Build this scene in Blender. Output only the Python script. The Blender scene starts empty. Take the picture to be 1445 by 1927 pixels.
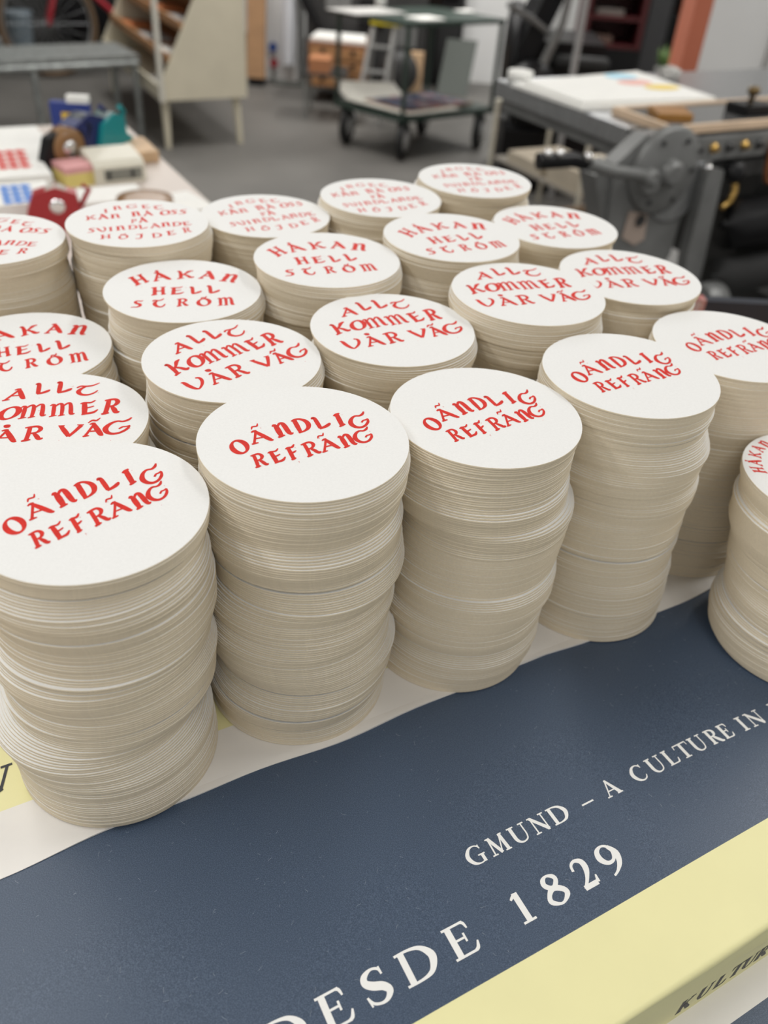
import bpy, bmesh, math, random
from mathutils import Vector, Matrix

# ------------------------------------------------------------------ camera
S = bpy.context.scene
COL = S.collection
R = math.radians
ZT = 0.980                       # height of the wrapped paper package the coasters stand on
ZC = ZT + 0.14887                # mean height of the coaster stack tops
CAMZ = ZT + 0.35477
PITCH, ROLL, FPX = R(37.56496), R(4.68276), 1576.545
cam = bpy.data.cameras.new('camera')
cam.sensor_fit = 'VERTICAL'
cam.sensor_height = 8.39
cam.sensor_width = 8.39 * 1445 / 1927
cam.lens = FPX / 1927 * 8.39
cam.clip_start = 0.01
cam.clip_end = 60
cam.dof.use_dof = True
cam.dof.focus_distance = 0.385
cam.dof.aperture_fstop = 1.7
camo = bpy.data.objects.new('camera', cam)
COL.objects.link(camo)
FW = Vector((0, math.cos(PITCH), -math.sin(PITCH)))
_r = Vector((1, 0, 0)); _u = _r.cross(FW)
RT = math.cos(ROLL) * _r + math.sin(ROLL) * _u
UP = -math.sin(ROLL) * _r + math.cos(ROLL) * _u
CP = Vector((0, 0, CAMZ))
M3 = Matrix((RT, UP, -FW)).transposed()
camo.matrix_world = Matrix.Translation(CP) @ M3.to_4x4()
S.camera = camo

# ------------------------------------------------------------------ light
S.view_settings.view_transform = 'Standard'
S.view_settings.look = 'None'
S.view_settings.gamma = 1
S.view_settings.exposure = -0.05
S.view_settings.use_curve_mapping = False
wd = bpy.data.worlds.new('world'); S.world = wd; wd.use_nodes = True
wd.node_tree.nodes['Background'].inputs[0].default_value = (1.0, 0.985, 0.96, 1)
wd.node_tree.nodes['Background'].inputs[1].default_value = 0.66

def area(name, loc, sx, sy, watt, col=(1, 0.985, 0.955)):
    l = bpy.data.lights.new(name, 'AREA'); l.shape = 'RECTANGLE'
    l.size = sx; l.size_y = sy; l.energy = watt; l.color = col
    o = bpy.data.objects.new(name, l); COL.objects.link(o); o.location = loc
    return o
# fluorescent ceiling fittings, with unseen fills added to brighten the left stacks and partition
for x, y, w in ((-0.95, 0.5, 16), (-1.7, -0.3, 20), (0.5, -0.7, 9), (-1.6, 2.6, 15), (1.6, 1.4, 26), (3.0, 2.2, 26), (-0.6, 4.6, 40), (1.9, 5.0, 30), (-1.7, 6.0, 44), (0.9, 6.1, 64)):
    area('ceiling_and_fill_light', (x, y, 2.85), 0.3, 1.5, w)

# ------------------------------------------------------------------ helpers
def gp(px, py, z):
    """point of the plane at height z seen at a place of the photograph"""
    d = FW + RT * ((px - 722.5) / FPX) - UP * ((py - 963.5) / FPX)
    return CP + d * ((z - CAMZ) / d.z)

def gy(px, py, y):
    d = FW + RT * ((px - 722.5) / FPX) - UP * ((py - 963.5) / FPX)
    return CP + d * (y / d.y)

TH = R(31.5)
EU = Vector((math.cos(TH), math.sin(TH), 0)); EV = Vector((-math.sin(TH), math.cos(TH), 0))
def W(u, v, z):
    """workshop grid: u along the paper package, v away from the camera"""
    return EU * u + EV * v + Vector((0, 0, z))

MATS = {}
def mat(name, col, rough=0.6, metal=0.0, noise=None, bump=None, col2=None, spec=0.5, alpha=None, trans=0.0, coat=0.0):
    if name in MATS: return MATS[name]
    m = bpy.data.materials.new(name); m.use_nodes = True
    nt = m.node_tree; b = nt.nodes['Principled BSDF']
    b.inputs['Base Color'].default_value = (*col, 1)
    b.inputs['Roughness'].default_value = rough
    b.inputs['Metallic'].default_value = metal
    b.inputs['Specular IOR Level'].default_value = spec
    b.inputs['Coat Weight'].default_value = coat
    if trans: b.inputs['Transmission Weight'].default_value = trans
    tc = nt.nodes.new('ShaderNodeTexCoord')
    if noise:
        sc, amt = noise[:2]
        n = nt.nodes.new('ShaderNodeTexNoise'); n.inputs['Scale'].default_value = sc; n.inputs['Detail'].default_value = 6
        mp = nt.nodes.new('ShaderNodeMapping')
        if len(noise) > 2: mp.inputs['Scale'].default_value = noise[2]
        nt.links.new(tc.outputs['Object'], mp.inputs[0]); nt.links.new(mp.outputs[0], n.inputs['Vector'])
        cr = nt.nodes.new('ShaderNodeValToRGB')
        c2 = col2 or tuple(max(0, c * (1 - amt)) for c in col)
        cr.color_ramp.elements[0].position = 0.35; cr.color_ramp.elements[1].position = 0.65
        cr.color_ramp.elements[0].color = (*c2, 1); cr.color_ramp.elements[1].color = (*col, 1)
        nt.links.new(n.outputs['Fac'], cr.inputs[0]); nt.links.new(cr.outputs[0], b.inputs['Base Color'])
    if bump:
        n = nt.nodes.new('ShaderNodeTexNoise'); n.inputs['Scale'].default_value = bump[0]; n.inputs['Detail'].default_value = 4
        nt.links.new(tc.outputs['Object'], n.inputs['Vector'])
        bp = nt.nodes.new('ShaderNodeBump'); bp.inputs['Strength'].default_value = bump[1]; bp.inputs['Distance'].default_value = bump[2] if len(bump) > 2 else 0.001
        nt.links.new(n.outputs['Fac'], bp.inputs['Height']); nt.links.new(bp.outputs[0], b.inputs['Normal'])
    MATS[name] = m
    return m

class MB:
    def __init__(s): s.v = []; s.f = []; s.m = []; s.sm = []
    def add(s, vs, fs, mi=0, smooth=False):
        o = len(s.v); s.v += [Vector(p) for p in vs]
        for f in fs: s.f.append([o + i for i in f]); s.m.append(mi); s.sm.append(smooth)
        return s
    def frame(s, o, ex, ey, ez, mi=0):
        """box from a corner and three edge vectors"""
        o, ex, ey, ez = map(Vector, (o, ex, ey, ez))
        if ex.cross(ey).dot(ez) < 0: o = o + ex; ex = -ex
        vs = [o, o + ex, o + ex + ey, o + ey]; vs += [p + ez for p in vs]
        return s.add(vs, [(3, 2, 1, 0), (4, 5, 6, 7), (0, 1, 5, 4), (1, 2, 6, 5), (2, 3, 7, 6), (3, 0, 4, 7)], mi)
    def box(s, x0, x1, y0, y1, z0, z1, mi=0):
        return s.frame((x0, y0, z0), (x1 - x0, 0, 0), (0, y1 - y0, 0), (0, 0, z1 - z0), mi)
    def lbox(s, u0, u1, v0, v1, z0, z1, mi=0):
        return s.frame(W(u0, v0, z0), EU * (u1 - u0), EV * (v1 - v0), (0, 0, z1 - z0), mi)
    def bbox(s, u0, u1, v0, v1, z0, z1, b=0.004, mi=0, local=True):
        """box in the workshop grid with chamfered edges"""
        bm = bmesh.new(); bmesh.ops.create_cube(bm, size=1)
        for p in bm.verts:
            p.co = Vector(((u0 + u1) / 2 + p.co.x * (u1 - u0), (v0 + v1) / 2 + p.co.y * (v1 - v0), (z0 + z1) / 2 + p.co.z * (z1 - z0)))
        bmesh.ops.bevel(bm, geom=bm.edges[:], offset=b, segments=2, affect='EDGES', profile=0.6)
        bm.verts.index_update()
        vs = [W(*p.co) if local else p.co.copy() for p in bm.verts]
        s.add(vs, [[q.index for q in f.verts] for f in bm.faces], mi); bm.free(); return s
    def prism(s, poly, d, mi=0):
        """planar polygon pushed along d"""
        poly = [Vector(p) for p in poly]; d = Vector(d); n = len(poly)
        nrm = Vector((0, 0, 0))
        for i in range(n): nrm += poly[i].cross(poly[(i + 1) % n])
        if nrm.dot(d) < 0: poly.reverse()
        vs = poly + [p + d for p in poly]
        fs = [list(range(n))[::-1], list(range(n, 2 * n))] + [(i, (i + 1) % n, n + (i + 1) % n, n + i) for i in range(n)]
        return s.add(vs, fs, mi)
    def tube(s, path, r, seg=10, mi=0, close=False):
        path = [Vector(p) for p in path]; n = len(path)
        rr = r if isinstance(r, (list, tuple)) else [r] * n
        vs = []; a = None
        for i, p in enumerate(path):
            if close: t = path[(i + 1) % n] - path[i - 1]
            else: t = path[min(i + 1, n - 1)] - path[max(i - 1, 0)]
            t.normalize()
            if a is None: a = t.orthogonal().normalized()
            a = (a - t * a.dot(t)).normalized(); b = t.cross(a)
            for k in range(seg):
                q = 2 * math.pi * k / seg
                vs.append(p + (a * math.cos(q) + b * math.sin(q)) * rr[i])
        fs = []
        for i in range(n if close else n - 1):
            j = (i + 1) % n
            for k in range(seg):
                l = (k + 1) % seg
                fs.append((i * seg + k, i * seg + l, j * seg + l, j * seg + k))
        s.add(vs, fs, mi, True)
        if not close:
            s.add(vs[:seg], [list(range(seg))[::-1]], mi); s.add(vs[-seg:], [list(range(seg))], mi)
        return s
    def lathe(s, c, axis, prof, seg=32, mi=0, smooth=True):
        """profile [(radius, height)] turned about axis through c"""
        c = Vector(c); ax = Vector(axis).normalized(); a = ax.orthogonal().normalized(); b = ax.cross(a)
        vs = []
        for r_, h in prof:
            for k in range(seg):
                q = 2 * math.pi * k / seg
                vs.append(c + ax * h + (a * math.cos(q) + b * math.sin(q)) * r_)
        fs = []
        for i in range(len(prof) - 1):
            for k in range(seg):
                l = (k + 1) % seg
                fs.append((i * seg + k, i * seg + l, (i + 1) * seg + l, (i + 1) * seg + k))
        s.add(vs, fs, mi, smooth)
        s.add(vs[:seg], [list(range(seg))[::-1]], mi); s.add(vs[-seg:], [list(range(seg))], mi)
        return s
    def build(s, name, mats, parent=None, origin=None):
        if not isinstance(mats, (list, tuple)): mats = [mats]
        off = Vector((0, 0, 0)); p = parent
        while p is not None: off += p.location; p = p.parent
        loc = Vector((0, 0, 0))
        if parent is None:
            lo = [min(q[i] for q in s.v) for i in range(3)]; hi = [max(q[i] for q in s.v) for i in range(3)]
            loc = Vector(origin) if origin else Vector(((lo[0] + hi[0]) / 2, (lo[1] + hi[1]) / 2, lo[2]))
        me = bpy.data.meshes.new(name)
        me.from_pydata([p - off - loc for p in s.v], [], s.f)
        for m in mats: me.materials.append(m)
        me.polygons.foreach_set('material_index', s.m)
        me.polygons.foreach_set('use_smooth', s.sm)
        me.update()
        o = bpy.data.objects.new(name, me); COL.objects.link(o); o.location = loc
        if parent is not None: o.parent = parent
        return o

def tag(o, label, cat, group=None, kind=None):
    o['label'] = label; o['category'] = cat
    if group: o['group'] = group
    if kind: o['kind'] = kind
    return o
def thing(name, loc, label, cat, group=None):
    o = bpy.data.objects.new(name, None); COL.objects.link(o); o.location = loc
    o.empty_display_size = 0.05
    return tag(o, label, cat, group)
def struct(o, label, cat):
    o['kind'] = 'structure'; o['label'] = label; o['category'] = cat; return o

# ------------------------------------------------------------------ lettering
def catmull(pts, n=7, closed=False):
    out = []; N = len(pts)
    if N < 3 and not closed: return [tuple(p) for p in pts]
    rng = range(N if closed else N - 1)
    for i in rng:
        if closed: p0, p1, p2, p3 = pts[i - 1], pts[i], pts[(i + 1) % N], pts[(i + 2) % N]
        else: p0, p1, p2, p3 = pts[max(i - 1, 0)], pts[i], pts[i + 1], pts[min(i + 2, N - 1)]
        for k in range(n):
            t = k / n
            out.append(tuple(0.5 * (2 * b + (c - a) * t + (2 * a - 5 * b + 4 * c - d) * t * t + (3 * b - a - 3 * c + d) * t ** 3) for a, b, c, d in zip(p0, p1, p2, p3)))
    if not closed: out.append(tuple(pts[-1]))
    return out

# hand-cut uncial alphabet: strokes of (x, y, width) in a unit box
def ring(wmin, wmax, ang, n=14):
    return [(0.5 + 0.46 * math.cos(2 * math.pi * k / n), 0.5 + 0.47 * math.sin(2 * math.pi * k / n), wmin + (wmax - wmin) * abs(math.cos(2 * math.pi * k / n - ang)) ** 1.5) for k in range(n)]
HAND = {
 'O': [('c', ring(.08, .19, .45))],
 'A': [('s', [(.08, .02, .10), (.26, .5, .09), (.44, .97, .10)]), ('s', [(.38, 1, .13), (.62, .55, .19), (.9, .06, .17), (1.02, .05, .05)]), ('s', [(.22, .38, .08), (.7, .36, .08)]), ('s', [(-.04, .0, .07), (.12, .03, .10), (.3, .03, .05)]), ('s', [(.2, .93, .06), (.34, 1.0, .11), (.48, .98, .11)])],
 '~': [('s', [(-.05, -.25, .2), (.2, .62, .42), (.5, .5, .5), (.8, .35, .42), (1.05, 1.3, .2)])],
 '.': [('s', [(.0, .5, .5), (.25, .55, 1.0), (.75, .5, 1.0), (1, .45, .5)])],
 'n': [('s', [(.2, .98, .16), (.22, .5, .21), (.25, .04, .16)]), ('s', [(-.02, .9, .06), (.1, 1.0, .11), (.24, .97, .1)]), ('s', [(.02, -.02, .08), (.25, .04, .12), (.48, .06, .06)]), ('s', [(.28, .8, .07), (.44, 1.0, .11), (.64, 1.0, .16), (.72, .7, .19), (.77, .25, .18), (.86, .06, .13), (1.02, .12, .05)])],
 'D': [('s', [(.2, 1, .16), (.2, .5, .17), (.2, .02, .13)]), ('s', [(-.04, .96, .06), (.25, 1.02, .1), (.58, .98, .11), (.9, .75, .16), (1.0, .46, .18), (.86, .17, .14), (.5, .02, .09), (.06, -.02, .07)])],
 'L': [('s', [(-.02, .9, .06), (.08, 1.0, .12), (.2, .93, .15), (.2, .5, .17), (.18, .04, .15)]), ('s', [(.1, .0, .08), (.35, .04, .13), (.65, .1, .15), (.9, .2, .14), (1.02, .3, .05)])],
 'I': [('s', [(.5, 1, .17), (.5, .5, .19), (.5, 0, .17)]), ('s', [(.0, .93, .08), (.4, 1.0, .12), (.95, 1.02, .07)]), ('s', [(.05, -.03, .07), (.5, .02, .12), (1, .04, .08)])],
 'G': [('s', [(.98, 1.12, .05), (.86, .95, .1), (.66, .88, .09), (.42, .94, .09), (.18, .8, .12), (.05, .5, .17), (.16, .2, .16), (.42, .02, .12), (.72, .05, .1), (.95, .26, .1), (1.02, .5, .06)]), ('s', [(.62, .34, .07), (.74, .46, .07), (.88, .46, .07), (1.03, .52, .05)])],
 'R': [('s', [(.22, 1, .13), (.24, .5, .14), (.22, .02, .13)]), ('s', [(-.02, .95, .07), (.3, 1.0, .1), (.62, .98, .12), (.78, .78, .14), (.64, .56, .1), (.3, .5, .08)]), ('s', [(.46, .54, .08), (.66, .3, .15), (.84, .05, .14), (1.02, .1, .06)]), ('s', [(.0, -.02, .07), (.22, .03, .12), (.44, .05, .06)])],
 'P': [('s', [(.22, 1, .13), (.24, .5, .14), (.22, .02, .13)]), ('s', [(-.02, .95, .07), (.3, 1.0, .1), (.62, .98, .12), (.8, .78, .14), (.64, .52, .1), (.3, .46, .08)]), ('s', [(.0, -.02, .07), (.22, .03, .12), (.44, .05, .06)])],
 'E': [('s', [(.22, .97, .16), (.22, .5, .19), (.2, .04, .17)]), ('s', [(-.03, .93, .06), (.2, .99, .1), (.6, .94, .1), (.88, 1.1, .05)]), ('s', [(.22, .52, .1), (.5, .53, .09), (.78, .6, .06)]), ('s', [(.02, -.02, .07), (.3, .03, .12), (.7, .06, .13), (1.0, .26, .05)])],
 'F': [('s', [(.26, .97, .14), (.26, .5, .16), (.26, .04, .14)]), ('s', [(-.03, .93, .06), (.25, .99, .1), (.65, .95, .11), (.95, 1.12, .05)]), ('s', [(.26, .5, .1), (.55, .52, .1), (.86, .6, .05)]), ('s', [(.03, -.01, .07), (.26, .03, .12), (.52, .06, .06)])],
 'H': [('s', [(.2, 1, .15), (.22, .5, .18), (.2, .02, .15)]), ('s', [(.8, 1, .12), (.8, .5, .15), (.82, .04, .13)]), ('s', [(.2, .48, .1), (.8, .5, .1)]), ('s', [(-.03, .95, .07), (.2, 1, .1), (.38, 1.02, .05)]), ('s', [(.6, 1, .06), (.98, 1.04, .07)]), ('s', [(-.02, -.03, .08), (.22, .03, .1), (.42, .05, .05)]), ('s', [(.66, .0, .05), (.82, .03, .1), (1.02, .1, .05)])],
 'K': [('s', [(.0, .95, .07), (.14, 1.0, .12), (.22, .5, .16), (.2, .02, .13)]), ('s', [(.0, -.03, .08), (.2, .04, .1), (.42, .05, .05)]), ('s', [(.26, .46, .07), (.5, .66, .1), (.7, .9, .14), (.96, 1.0, .05)]), ('s', [(.36, .56, .1), (.6, .36, .14), (.8, .1, .17), (1.02, .14, .05)])],
 'm': [('s', [(0.14, 0.98, 0.12), (0.15, 0.5, 0.144), (0.15, 0.04, 0.112)]), ('s', [(-0.02, 0.9, 0.048), (0.08, 1.0, 0.088), (0.18, 0.96, 0.08)]), ('s', [(0.0, -0.02, 0.056), (0.15, 0.04, 0.08), (0.3, 0.05, 0.04)]), ('s', [(0.18, 0.8, 0.056), (0.32, 1.0, 0.088), (0.44, 0.98, 0.12), (0.49, 0.6, 0.136), (0.49, 0.04, 0.112)]), ('s', [(0.36, -0.01, 0.048), (0.5, 0.03, 0.08), (0.62, 0.05, 0.04)]), ('s', [(0.52, 0.8, 0.056), (0.66, 1.0, 0.088), (0.78, 0.97, 0.12), (0.83, 0.6, 0.144), (0.87, 0.1, 0.144), (1.02, 0.1, 0.04)])],
 'S': [('s', [(1.0, 1.02, .05), (.8, .9, .11), (.5, .98, .11), (.3, .82, .15), (.46, .6, .19), (.76, .42, .19), (.8, .16, .15), (.5, .0, .11), (.22, .04, .09), (-.02, -.02, .05)])],
 'T': [('s', [(-.02, .82, .08), (.14, .96, .11), (.42, .9, .12), (.72, .93, .1), (1.0, 1.14, .05)]), ('s', [(.42, .9, .08), (.2, .68, .14), (.12, .4, .19), (.3, .1, .16), (.62, .0, .12), (.88, .14, .09), (1.02, .36, .06)])],
 'J': [('s', [(.1, .93, .06), (.5, 1.0, .11), (1.0, 1.02, .06)]), ('s', [(.72, 1, .15), (.74, .5, .17), (.66, .15, .14), (.36, .0, .1), (.04, .16, .12)])],
 'V': [('s', [(.02, 1.0, .14), (.28, .55, .19), (.56, .06, .16)]), ('s', [(.54, .04, .12), (.74, .45, .13), (.94, .96, .16)]), ('s', [(-.08, 1, .06), (.2, .98, .08)]), ('s', [(.74, 1.0, .06), (1.04, 1.0, .06)])],
 'U': [('s', [(-0.02, 0.98, 0.043), (0.12, 0.9, 0.144), (0.26, 0.55, 0.173), (0.48, 0.16, 0.137), (0.68, 0.02, 0.072)]), ('s', [(0.66, 0.03, 0.072), (0.88, 0.3, 0.108), (0.98, 0.62, 0.13), (0.92, 0.9, 0.122), (0.74, 1.0, 0.072)])],
}
# book roman for the wrapping paper
_t, _k = .055, .15
ROMAN = {
 'G': [('s', [(.9, .74, .05), (.82, .9, .06), (.6, .99, .055), (.32, .92, .1), (.1, .66, .16), (.08, .4, .17), (.25, .12, .12), (.55, .01, .055), (.8, .05, .06), (.86, .1, .09)]), ('l', [(.85, .0, .13), (.85, .42, .13)]), ('l', [(.62, .43, _t), (1.02, .43, _t)]), ('l', [(.88, .97, .05), (.88, .74, .04)])],
 'M': [('l', [(.14, .03, .06), (.2, .97, .07)]), ('l', [(.2, 1, .15), (.52, .02, .13)]), ('l', [(.5, .02, .05), (.8, .97, .06)]), ('l', [(.8, 1, .14), (.86, .02, .15)]), ('l', [(0, .025, _t), (.28, .025, _t)]), ('l', [(.7, .025, _t), (1, .025, _t)]), ('l', [(.06, .975, _t), (.22, .975, _t)]), ('l', [(.78, .975, _t), (.94, .975, _t)])],
 'U': [('s', [(.2, 1, .15), (.2, .6, .15), (.22, .25, .14), (.36, .05, .09), (.56, .01, .06), (.76, .1, .06), (.84, .35, .06), (.84, .7, .06), (.84, 1, .06)]), ('l', [(.02, .975, _t), (.4, .975, _t)]), ('l', [(.68, .975, _t), (1, .975, _t)])],
 'N': [('l', [(.16, .02, .06), (.16, .96, .06)]), ('l', [(.14, .97, .13), (.84, .03, .15)]), ('l', [(.84, 1, .06), (.84, -.02, .06)]), ('l', [(0, .025, _t), (.32, .025, _t)]), ('l', [(-.02, .975, _t), (.18, .975, _t)]), ('l', [(.68, .975, _t), (1, .975, _t)])],
 'D': [('l', [(.18, 1, _k), (.18, 0, _k)]), ('s', [(0, .975, _t), (.4, .975, .06), (.72, .88, .1), (.92, .62, .17), (.93, .4, .17), (.76, .12, .11), (.45, .025, .06), (0, .025, _t)])],
 '-': [('l', [(0, .32, .07), (1, .32, .07)])],
 'A': [('l', [(.14, .02, .055), (.48, .98, .06)]), ('l', [(.46, 1.02, .1), (.86, .02, .17)]), ('l', [(.24, .34, .05), (.7, .34, .05)]), ('l', [(0, .025, _t), (.3, .025, _t)]), ('l', [(.68, .025, _t), (1.02, .025, _t)])],
 'C': [('s', [(.94, .76, .05), (.86, .9, .06), (.64, .99, .055), (.34, .92, .1), (.11, .66, .16), (.09, .4, .17), (.28, .12, .12), (.58, .01, .06), (.84, .08, .06), (.98, .26, .04)]), ('l', [(.93, .98, .05), (.93, .74, .04)])],
 'L': [('l', [(.22, 1, _k), (.22, 0, _k)]), ('l', [(0, .975, _t), (.46, .975, _t)]), ('l', [(0, .025, _t), (.9, .025, _t)]), ('s', [(.78, .03, .05), (.9, .08, .08), (1.0, .3, .04)])],
 'T': [('l', [(.5, 1, _k), (.5, 0, _k)]), ('l', [(.02, .97, .06), (.98, .97, .06)]), ('l', [(.03, .99, .05), (.0, .74, .04)]), ('l', [(.97, .99, .05), (1, .74, .04)]), ('l', [(.26, .025, _t), (.74, .025, _t)])],
 'R': [('l', [(.2, 1, _k), (.2, 0, _k)]), ('s', [(0, .975, _t), (.4, .975, .06), (.66, .88, .11), (.7, .7, .14), (.56, .54, .08), (.22, .5, .05)]), ('s', [(.44, .52, .1), (.64, .26, .15), (.84, .05, .13), (1.02, .02, .05)]), ('l', [(0, .025, _t), (.4, .025, _t)])],
 'E': [('l', [(.22, 1, _k), (.22, 0, _k)]), ('l', [(0, .975, _t), (.85, .975, _t)]), ('s', [(.74, .97, .05), (.85, .92, .07), (.9, .74, .04)]), ('l', [(.22, .52, .05), (.64, .52, .05)]), ('l', [(.68, .66, .05), (.68, .38, .05)]), ('l', [(0, .025, _t), (.88, .025, _t)]), ('s', [(.78, .03, .05), (.92, .08, .08), (1.02, .28, .04)])],
 'I': [('l', [(.5, 1, _k), (.5, 0, _k)]), ('l', [(.05, .975, _t), (.95, .975, _t)]), ('l', [(.05, .025, _t), (.95, .025, _t)])],
 'S': [('s', [(.86, .76, .05), (.8, .92, .06), (.54, .99, .06), (.24, .88, .13), (.18, .7, .16), (.4, .54, .18), (.72, .42, .18), (.88, .24, .16), (.72, .06, .1), (.46, .01, .06), (.18, .1, .06), (.06, .3, .04)]), ('l', [(.85, .98, .04), (.86, .74, .05)]), ('l', [(.05, .32, .05), (.1, .02, .04)])],
 '1': [('l', [(.54, 1, _k), (.54, 0, _k)]), ('s', [(.1, .83, .05), (.3, .9, .07), (.52, .98, .05)]), ('l', [(.06, .025, _t), (1, .025, _t)])],
 '8': [('c', [(.5, .99, .06), (.76, .9, .11), (.8, .74, .11), (.52, .55, .12), (.24, .72, .13), (.28, .9, .12)]), ('c', [(.48, .55, .14), (.84, .4, .14), (.9, .2, .13), (.5, .01, .06), (.1, .18, .13), (.18, .4, .11)])],
 '2': [('s', [(.06, .7, .07), (.14, .9, .07), (.42, .99, .08), (.74, .88, .14), (.76, .62, .15), (.5, .32, .09), (.08, .04, .07)]), ('l', [(.06, .06, .13), (.88, .06, .13)]), ('l', [(.9, .05, .1), (1, .3, .04)])],
 '9': [('c', [(.5, 1, .06), (.76, .88, .08), (.82, .64, .1), (.62, .42, .08), (.32, .42, .11), (.12, .64, .16), (.2, .9, .12)]), ('s', [(.74, .9, .1), (.92, .6, .16), (.8, .28, .13), (.5, .06, .07), (.22, -.04, .05)])],
 'K': [('l', [(.2, 1, _k), (.2, 0, _k)]), ('l', [(0, .975, _t), (.4, .975, _t)]), ('l', [(0, .025, _t), (.4, .025, _t)]), ('l', [(.24, .44, .06), (.84, .97, .06)]), ('l', [(.42, .58, .13), (.88, .03, .15)]), ('l', [(.66, .975, _t), (1, .975, _t)]), ('l', [(.7, .025, _t), (1.02, .025, _t)])],
 'V': [('l', [(.14, .98, .17), (.54, -.02, .11)]), ('l', [(.52, .0, .06), (.86, .98, .06)]), ('l', [(-.02, .975, _t), (.34, .975, _t)]), ('l', [(.66, .975, _t), (1, .975, _t)])],
}
def strokes(mb, glyph, bl, br, tl, place, mi=0, bold=1.4, lift=Vector((0, 0, 1))):
    """glyph strokes in the box bl-br-tl (2-D), put in space by place(x, y)"""
    bl, br, tl = Vector(bl), Vector(br), Vector(tl)
    ex, ey = br - bl, tl - bl; h = ey.length
    for si, (kind, pts) in enumerate(glyph):
        if kind == 's': P = catmull(pts, 6)
        elif kind == 'c': P = catmull(pts, 5, True)
        else: P = pts
        Q = [(bl + ex * p[0] + ey * p[1], max(p[2] * bold, .04) * h / 2) for p in P]
        n = len(Q); L_ = []; R_ = []
        for i in range(n):
            if kind == 'c': t = Q[(i + 1) % n][0] - Q[i - 1][0]
            else: t = Q[min(i + 1, n - 1)][0] - Q[max(i - 1, 0)][0]
            if t.length < 1e-9: t = Vector((1, 0))
            t = t.normalized(); nn = Vector((-t.y, t.x))
            L_.append(place(*(Q[i][0] + nn * Q[i][1]))); R_.append(place(*(Q[i][0] - nn * Q[i][1])))
        fs = []
        for i in range(n if kind == 'c' else n - 1):
            j = (i + 1) % n
            fs.append((i, n + i, n + j, j))
        dl = lift * (si * 0.000008)          # each stroke of ink lies a hair over the one before
        mb.add([p + dl for p in L_ + R_], fs, mi)

# ------------------------------------------------------------------ materials
M_wall = mat('wall_paint', (0.80, 0.80, 0.79), 0.8, noise=(3, 0.05), bump=(80, 0.1))
M_floor = mat('concrete', (0.15, 0.143, 0.132), 0.55, noise=(1.6, 0.28), bump=(60, 0.15))
M_face = mat('coaster_board', (0.795, 0.795, 0.782), 0.85, noise=(900, 0.035), bump=(1800, 0.12, 0.0003), spec=0.2)
M_edge = mat('coaster_cut_edge', (0.75, 0.655, 0.50), 0.9, noise=(900, 0.05), bump=(2200, 0.2, 0.0002), spec=0.15)
M_red = mat('red_ink', (0.66, 0.022, 0.012), 0.6, noise=(500, 0.15), spec=.25)
M_wpaper = mat('white_wrapping_paper', (0.82, 0.795, 0.76), 0.6, noise=(40, 0.03), bump=(25, 0.15, 0.002))
M_yellow = mat('yellow_wrapping_paper', (0.83, 0.79, 0.43), 0.55, noise=(30, 0.03), bump=(22, 0.2, 0.002))
M_navyink = mat('dark_ink', (0.02, 0.022, 0.03), 0.5)
M_white_ink = mat('unprinted_paper', (0.84, 0.84, 0.82), 0.6)

def navy_material():
    m = mat('navy_wrapping_paper', (0.05, 0.07, 0.105), 0.42, bump=(1500, 0.15, 0.0004), spec=0.55)
    nt = m.node_tree; b = nt.nodes['Principled BSDF']
    tc = nt.nodes.new('ShaderNodeTexCoord')
    n1 = nt.nodes.new('ShaderNodeTexNoise'); n1.inputs['Scale'].default_value = 2400; n1.inputs['Detail'].default_value = 3
    cr = nt.nodes.new('ShaderNodeValToRGB')
    cr.color_ramp.elements[0].position = 0.42; cr.color_ramp.elements[0].color = (0.035, 0.058, 0.100, 1)
    cr.color_ramp.elements[1].position = 0.72; cr.color_ramp.elements[1].color = (0.092, 0.130, 0.200, 1)
    nt.links.new(tc.outputs['Object'], n1.inputs['Vector']); nt.links.new(n1.outputs['Fac'], cr.inputs[0])
    nt.links.new(cr.outputs[0], b.inputs['Base Color'])
    return m
M_navy = navy_material()
M_steel = mat('brushed_steel', (0.42, 0.43, 0.44), 0.35, 0.9, noise=(20, 0.2, (1, 12, 1)))
M_greymetal = mat('grey_machine_paint', (0.21, 0.213, 0.21), 0.4, 0.2, noise=(12, 0.25))
M_darkgrey = mat('dark_grey_paint', (0.04, 0.04, 0.04), 0.45, noise=(10, 0.3))
M_black = mat('black_enamel', (0.006, 0.006, 0.007), 0.35, spec=.3)
M_rubber = mat('black_rubber', (0.014, 0.014, 0.014), 0.7)
M_chrome = mat('chrome', (0.8, 0.8, 0.8), 0.12, 1.0)
M_brass = mat('brass', (0.5, 0.32, 0.10), 0.3, 0.9)
M_copper = mat('copper', (0.42, 0.16, 0.07), 0.35, 0.8)
M_paper = mat('print_paper', (0.84, 0.835, 0.80), 0.75, noise=(30, 0.03))
M_cream = mat('cream_paint', (0.63, 0.58, 0.45), 0.55, noise=(8, 0.06))
M_wood = mat('shelf_wood', (0.46, 0.235, 0.10), 0.55, noise=(6, 0.35, (1, 1, 8)))
M_palewood = mat('pale_wood', (0.62, 0.42, 0.25), 0.6, noise=(10, 0.2, (6, 1, 1)))
M_tanboard = mat('tan_board', (0.38, 0.22, 0.11), 0.7, noise=(6, 0.15, (1, 1, 4)))
M_green = mat('dark_green_paint', (0.035, 0.055, 0.045), 0.45, noise=(12, 0.2))
M_tablelam = mat('pinkish_table_laminate', (0.63, 0.555, 0.50), 0.5, noise=(5, 0.06))
M_galv = mat('galvanised_metal', (0.36, 0.38, 0.37), 0.45, 0.6, noise=(30, 0.35))
M_redpaint = mat('red_paint', (0.36, 0.02, 0.025), 0.4)
M_darkred = mat('dark_red_paint', (0.085, 0.012, 0.014), 0.5)
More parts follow.
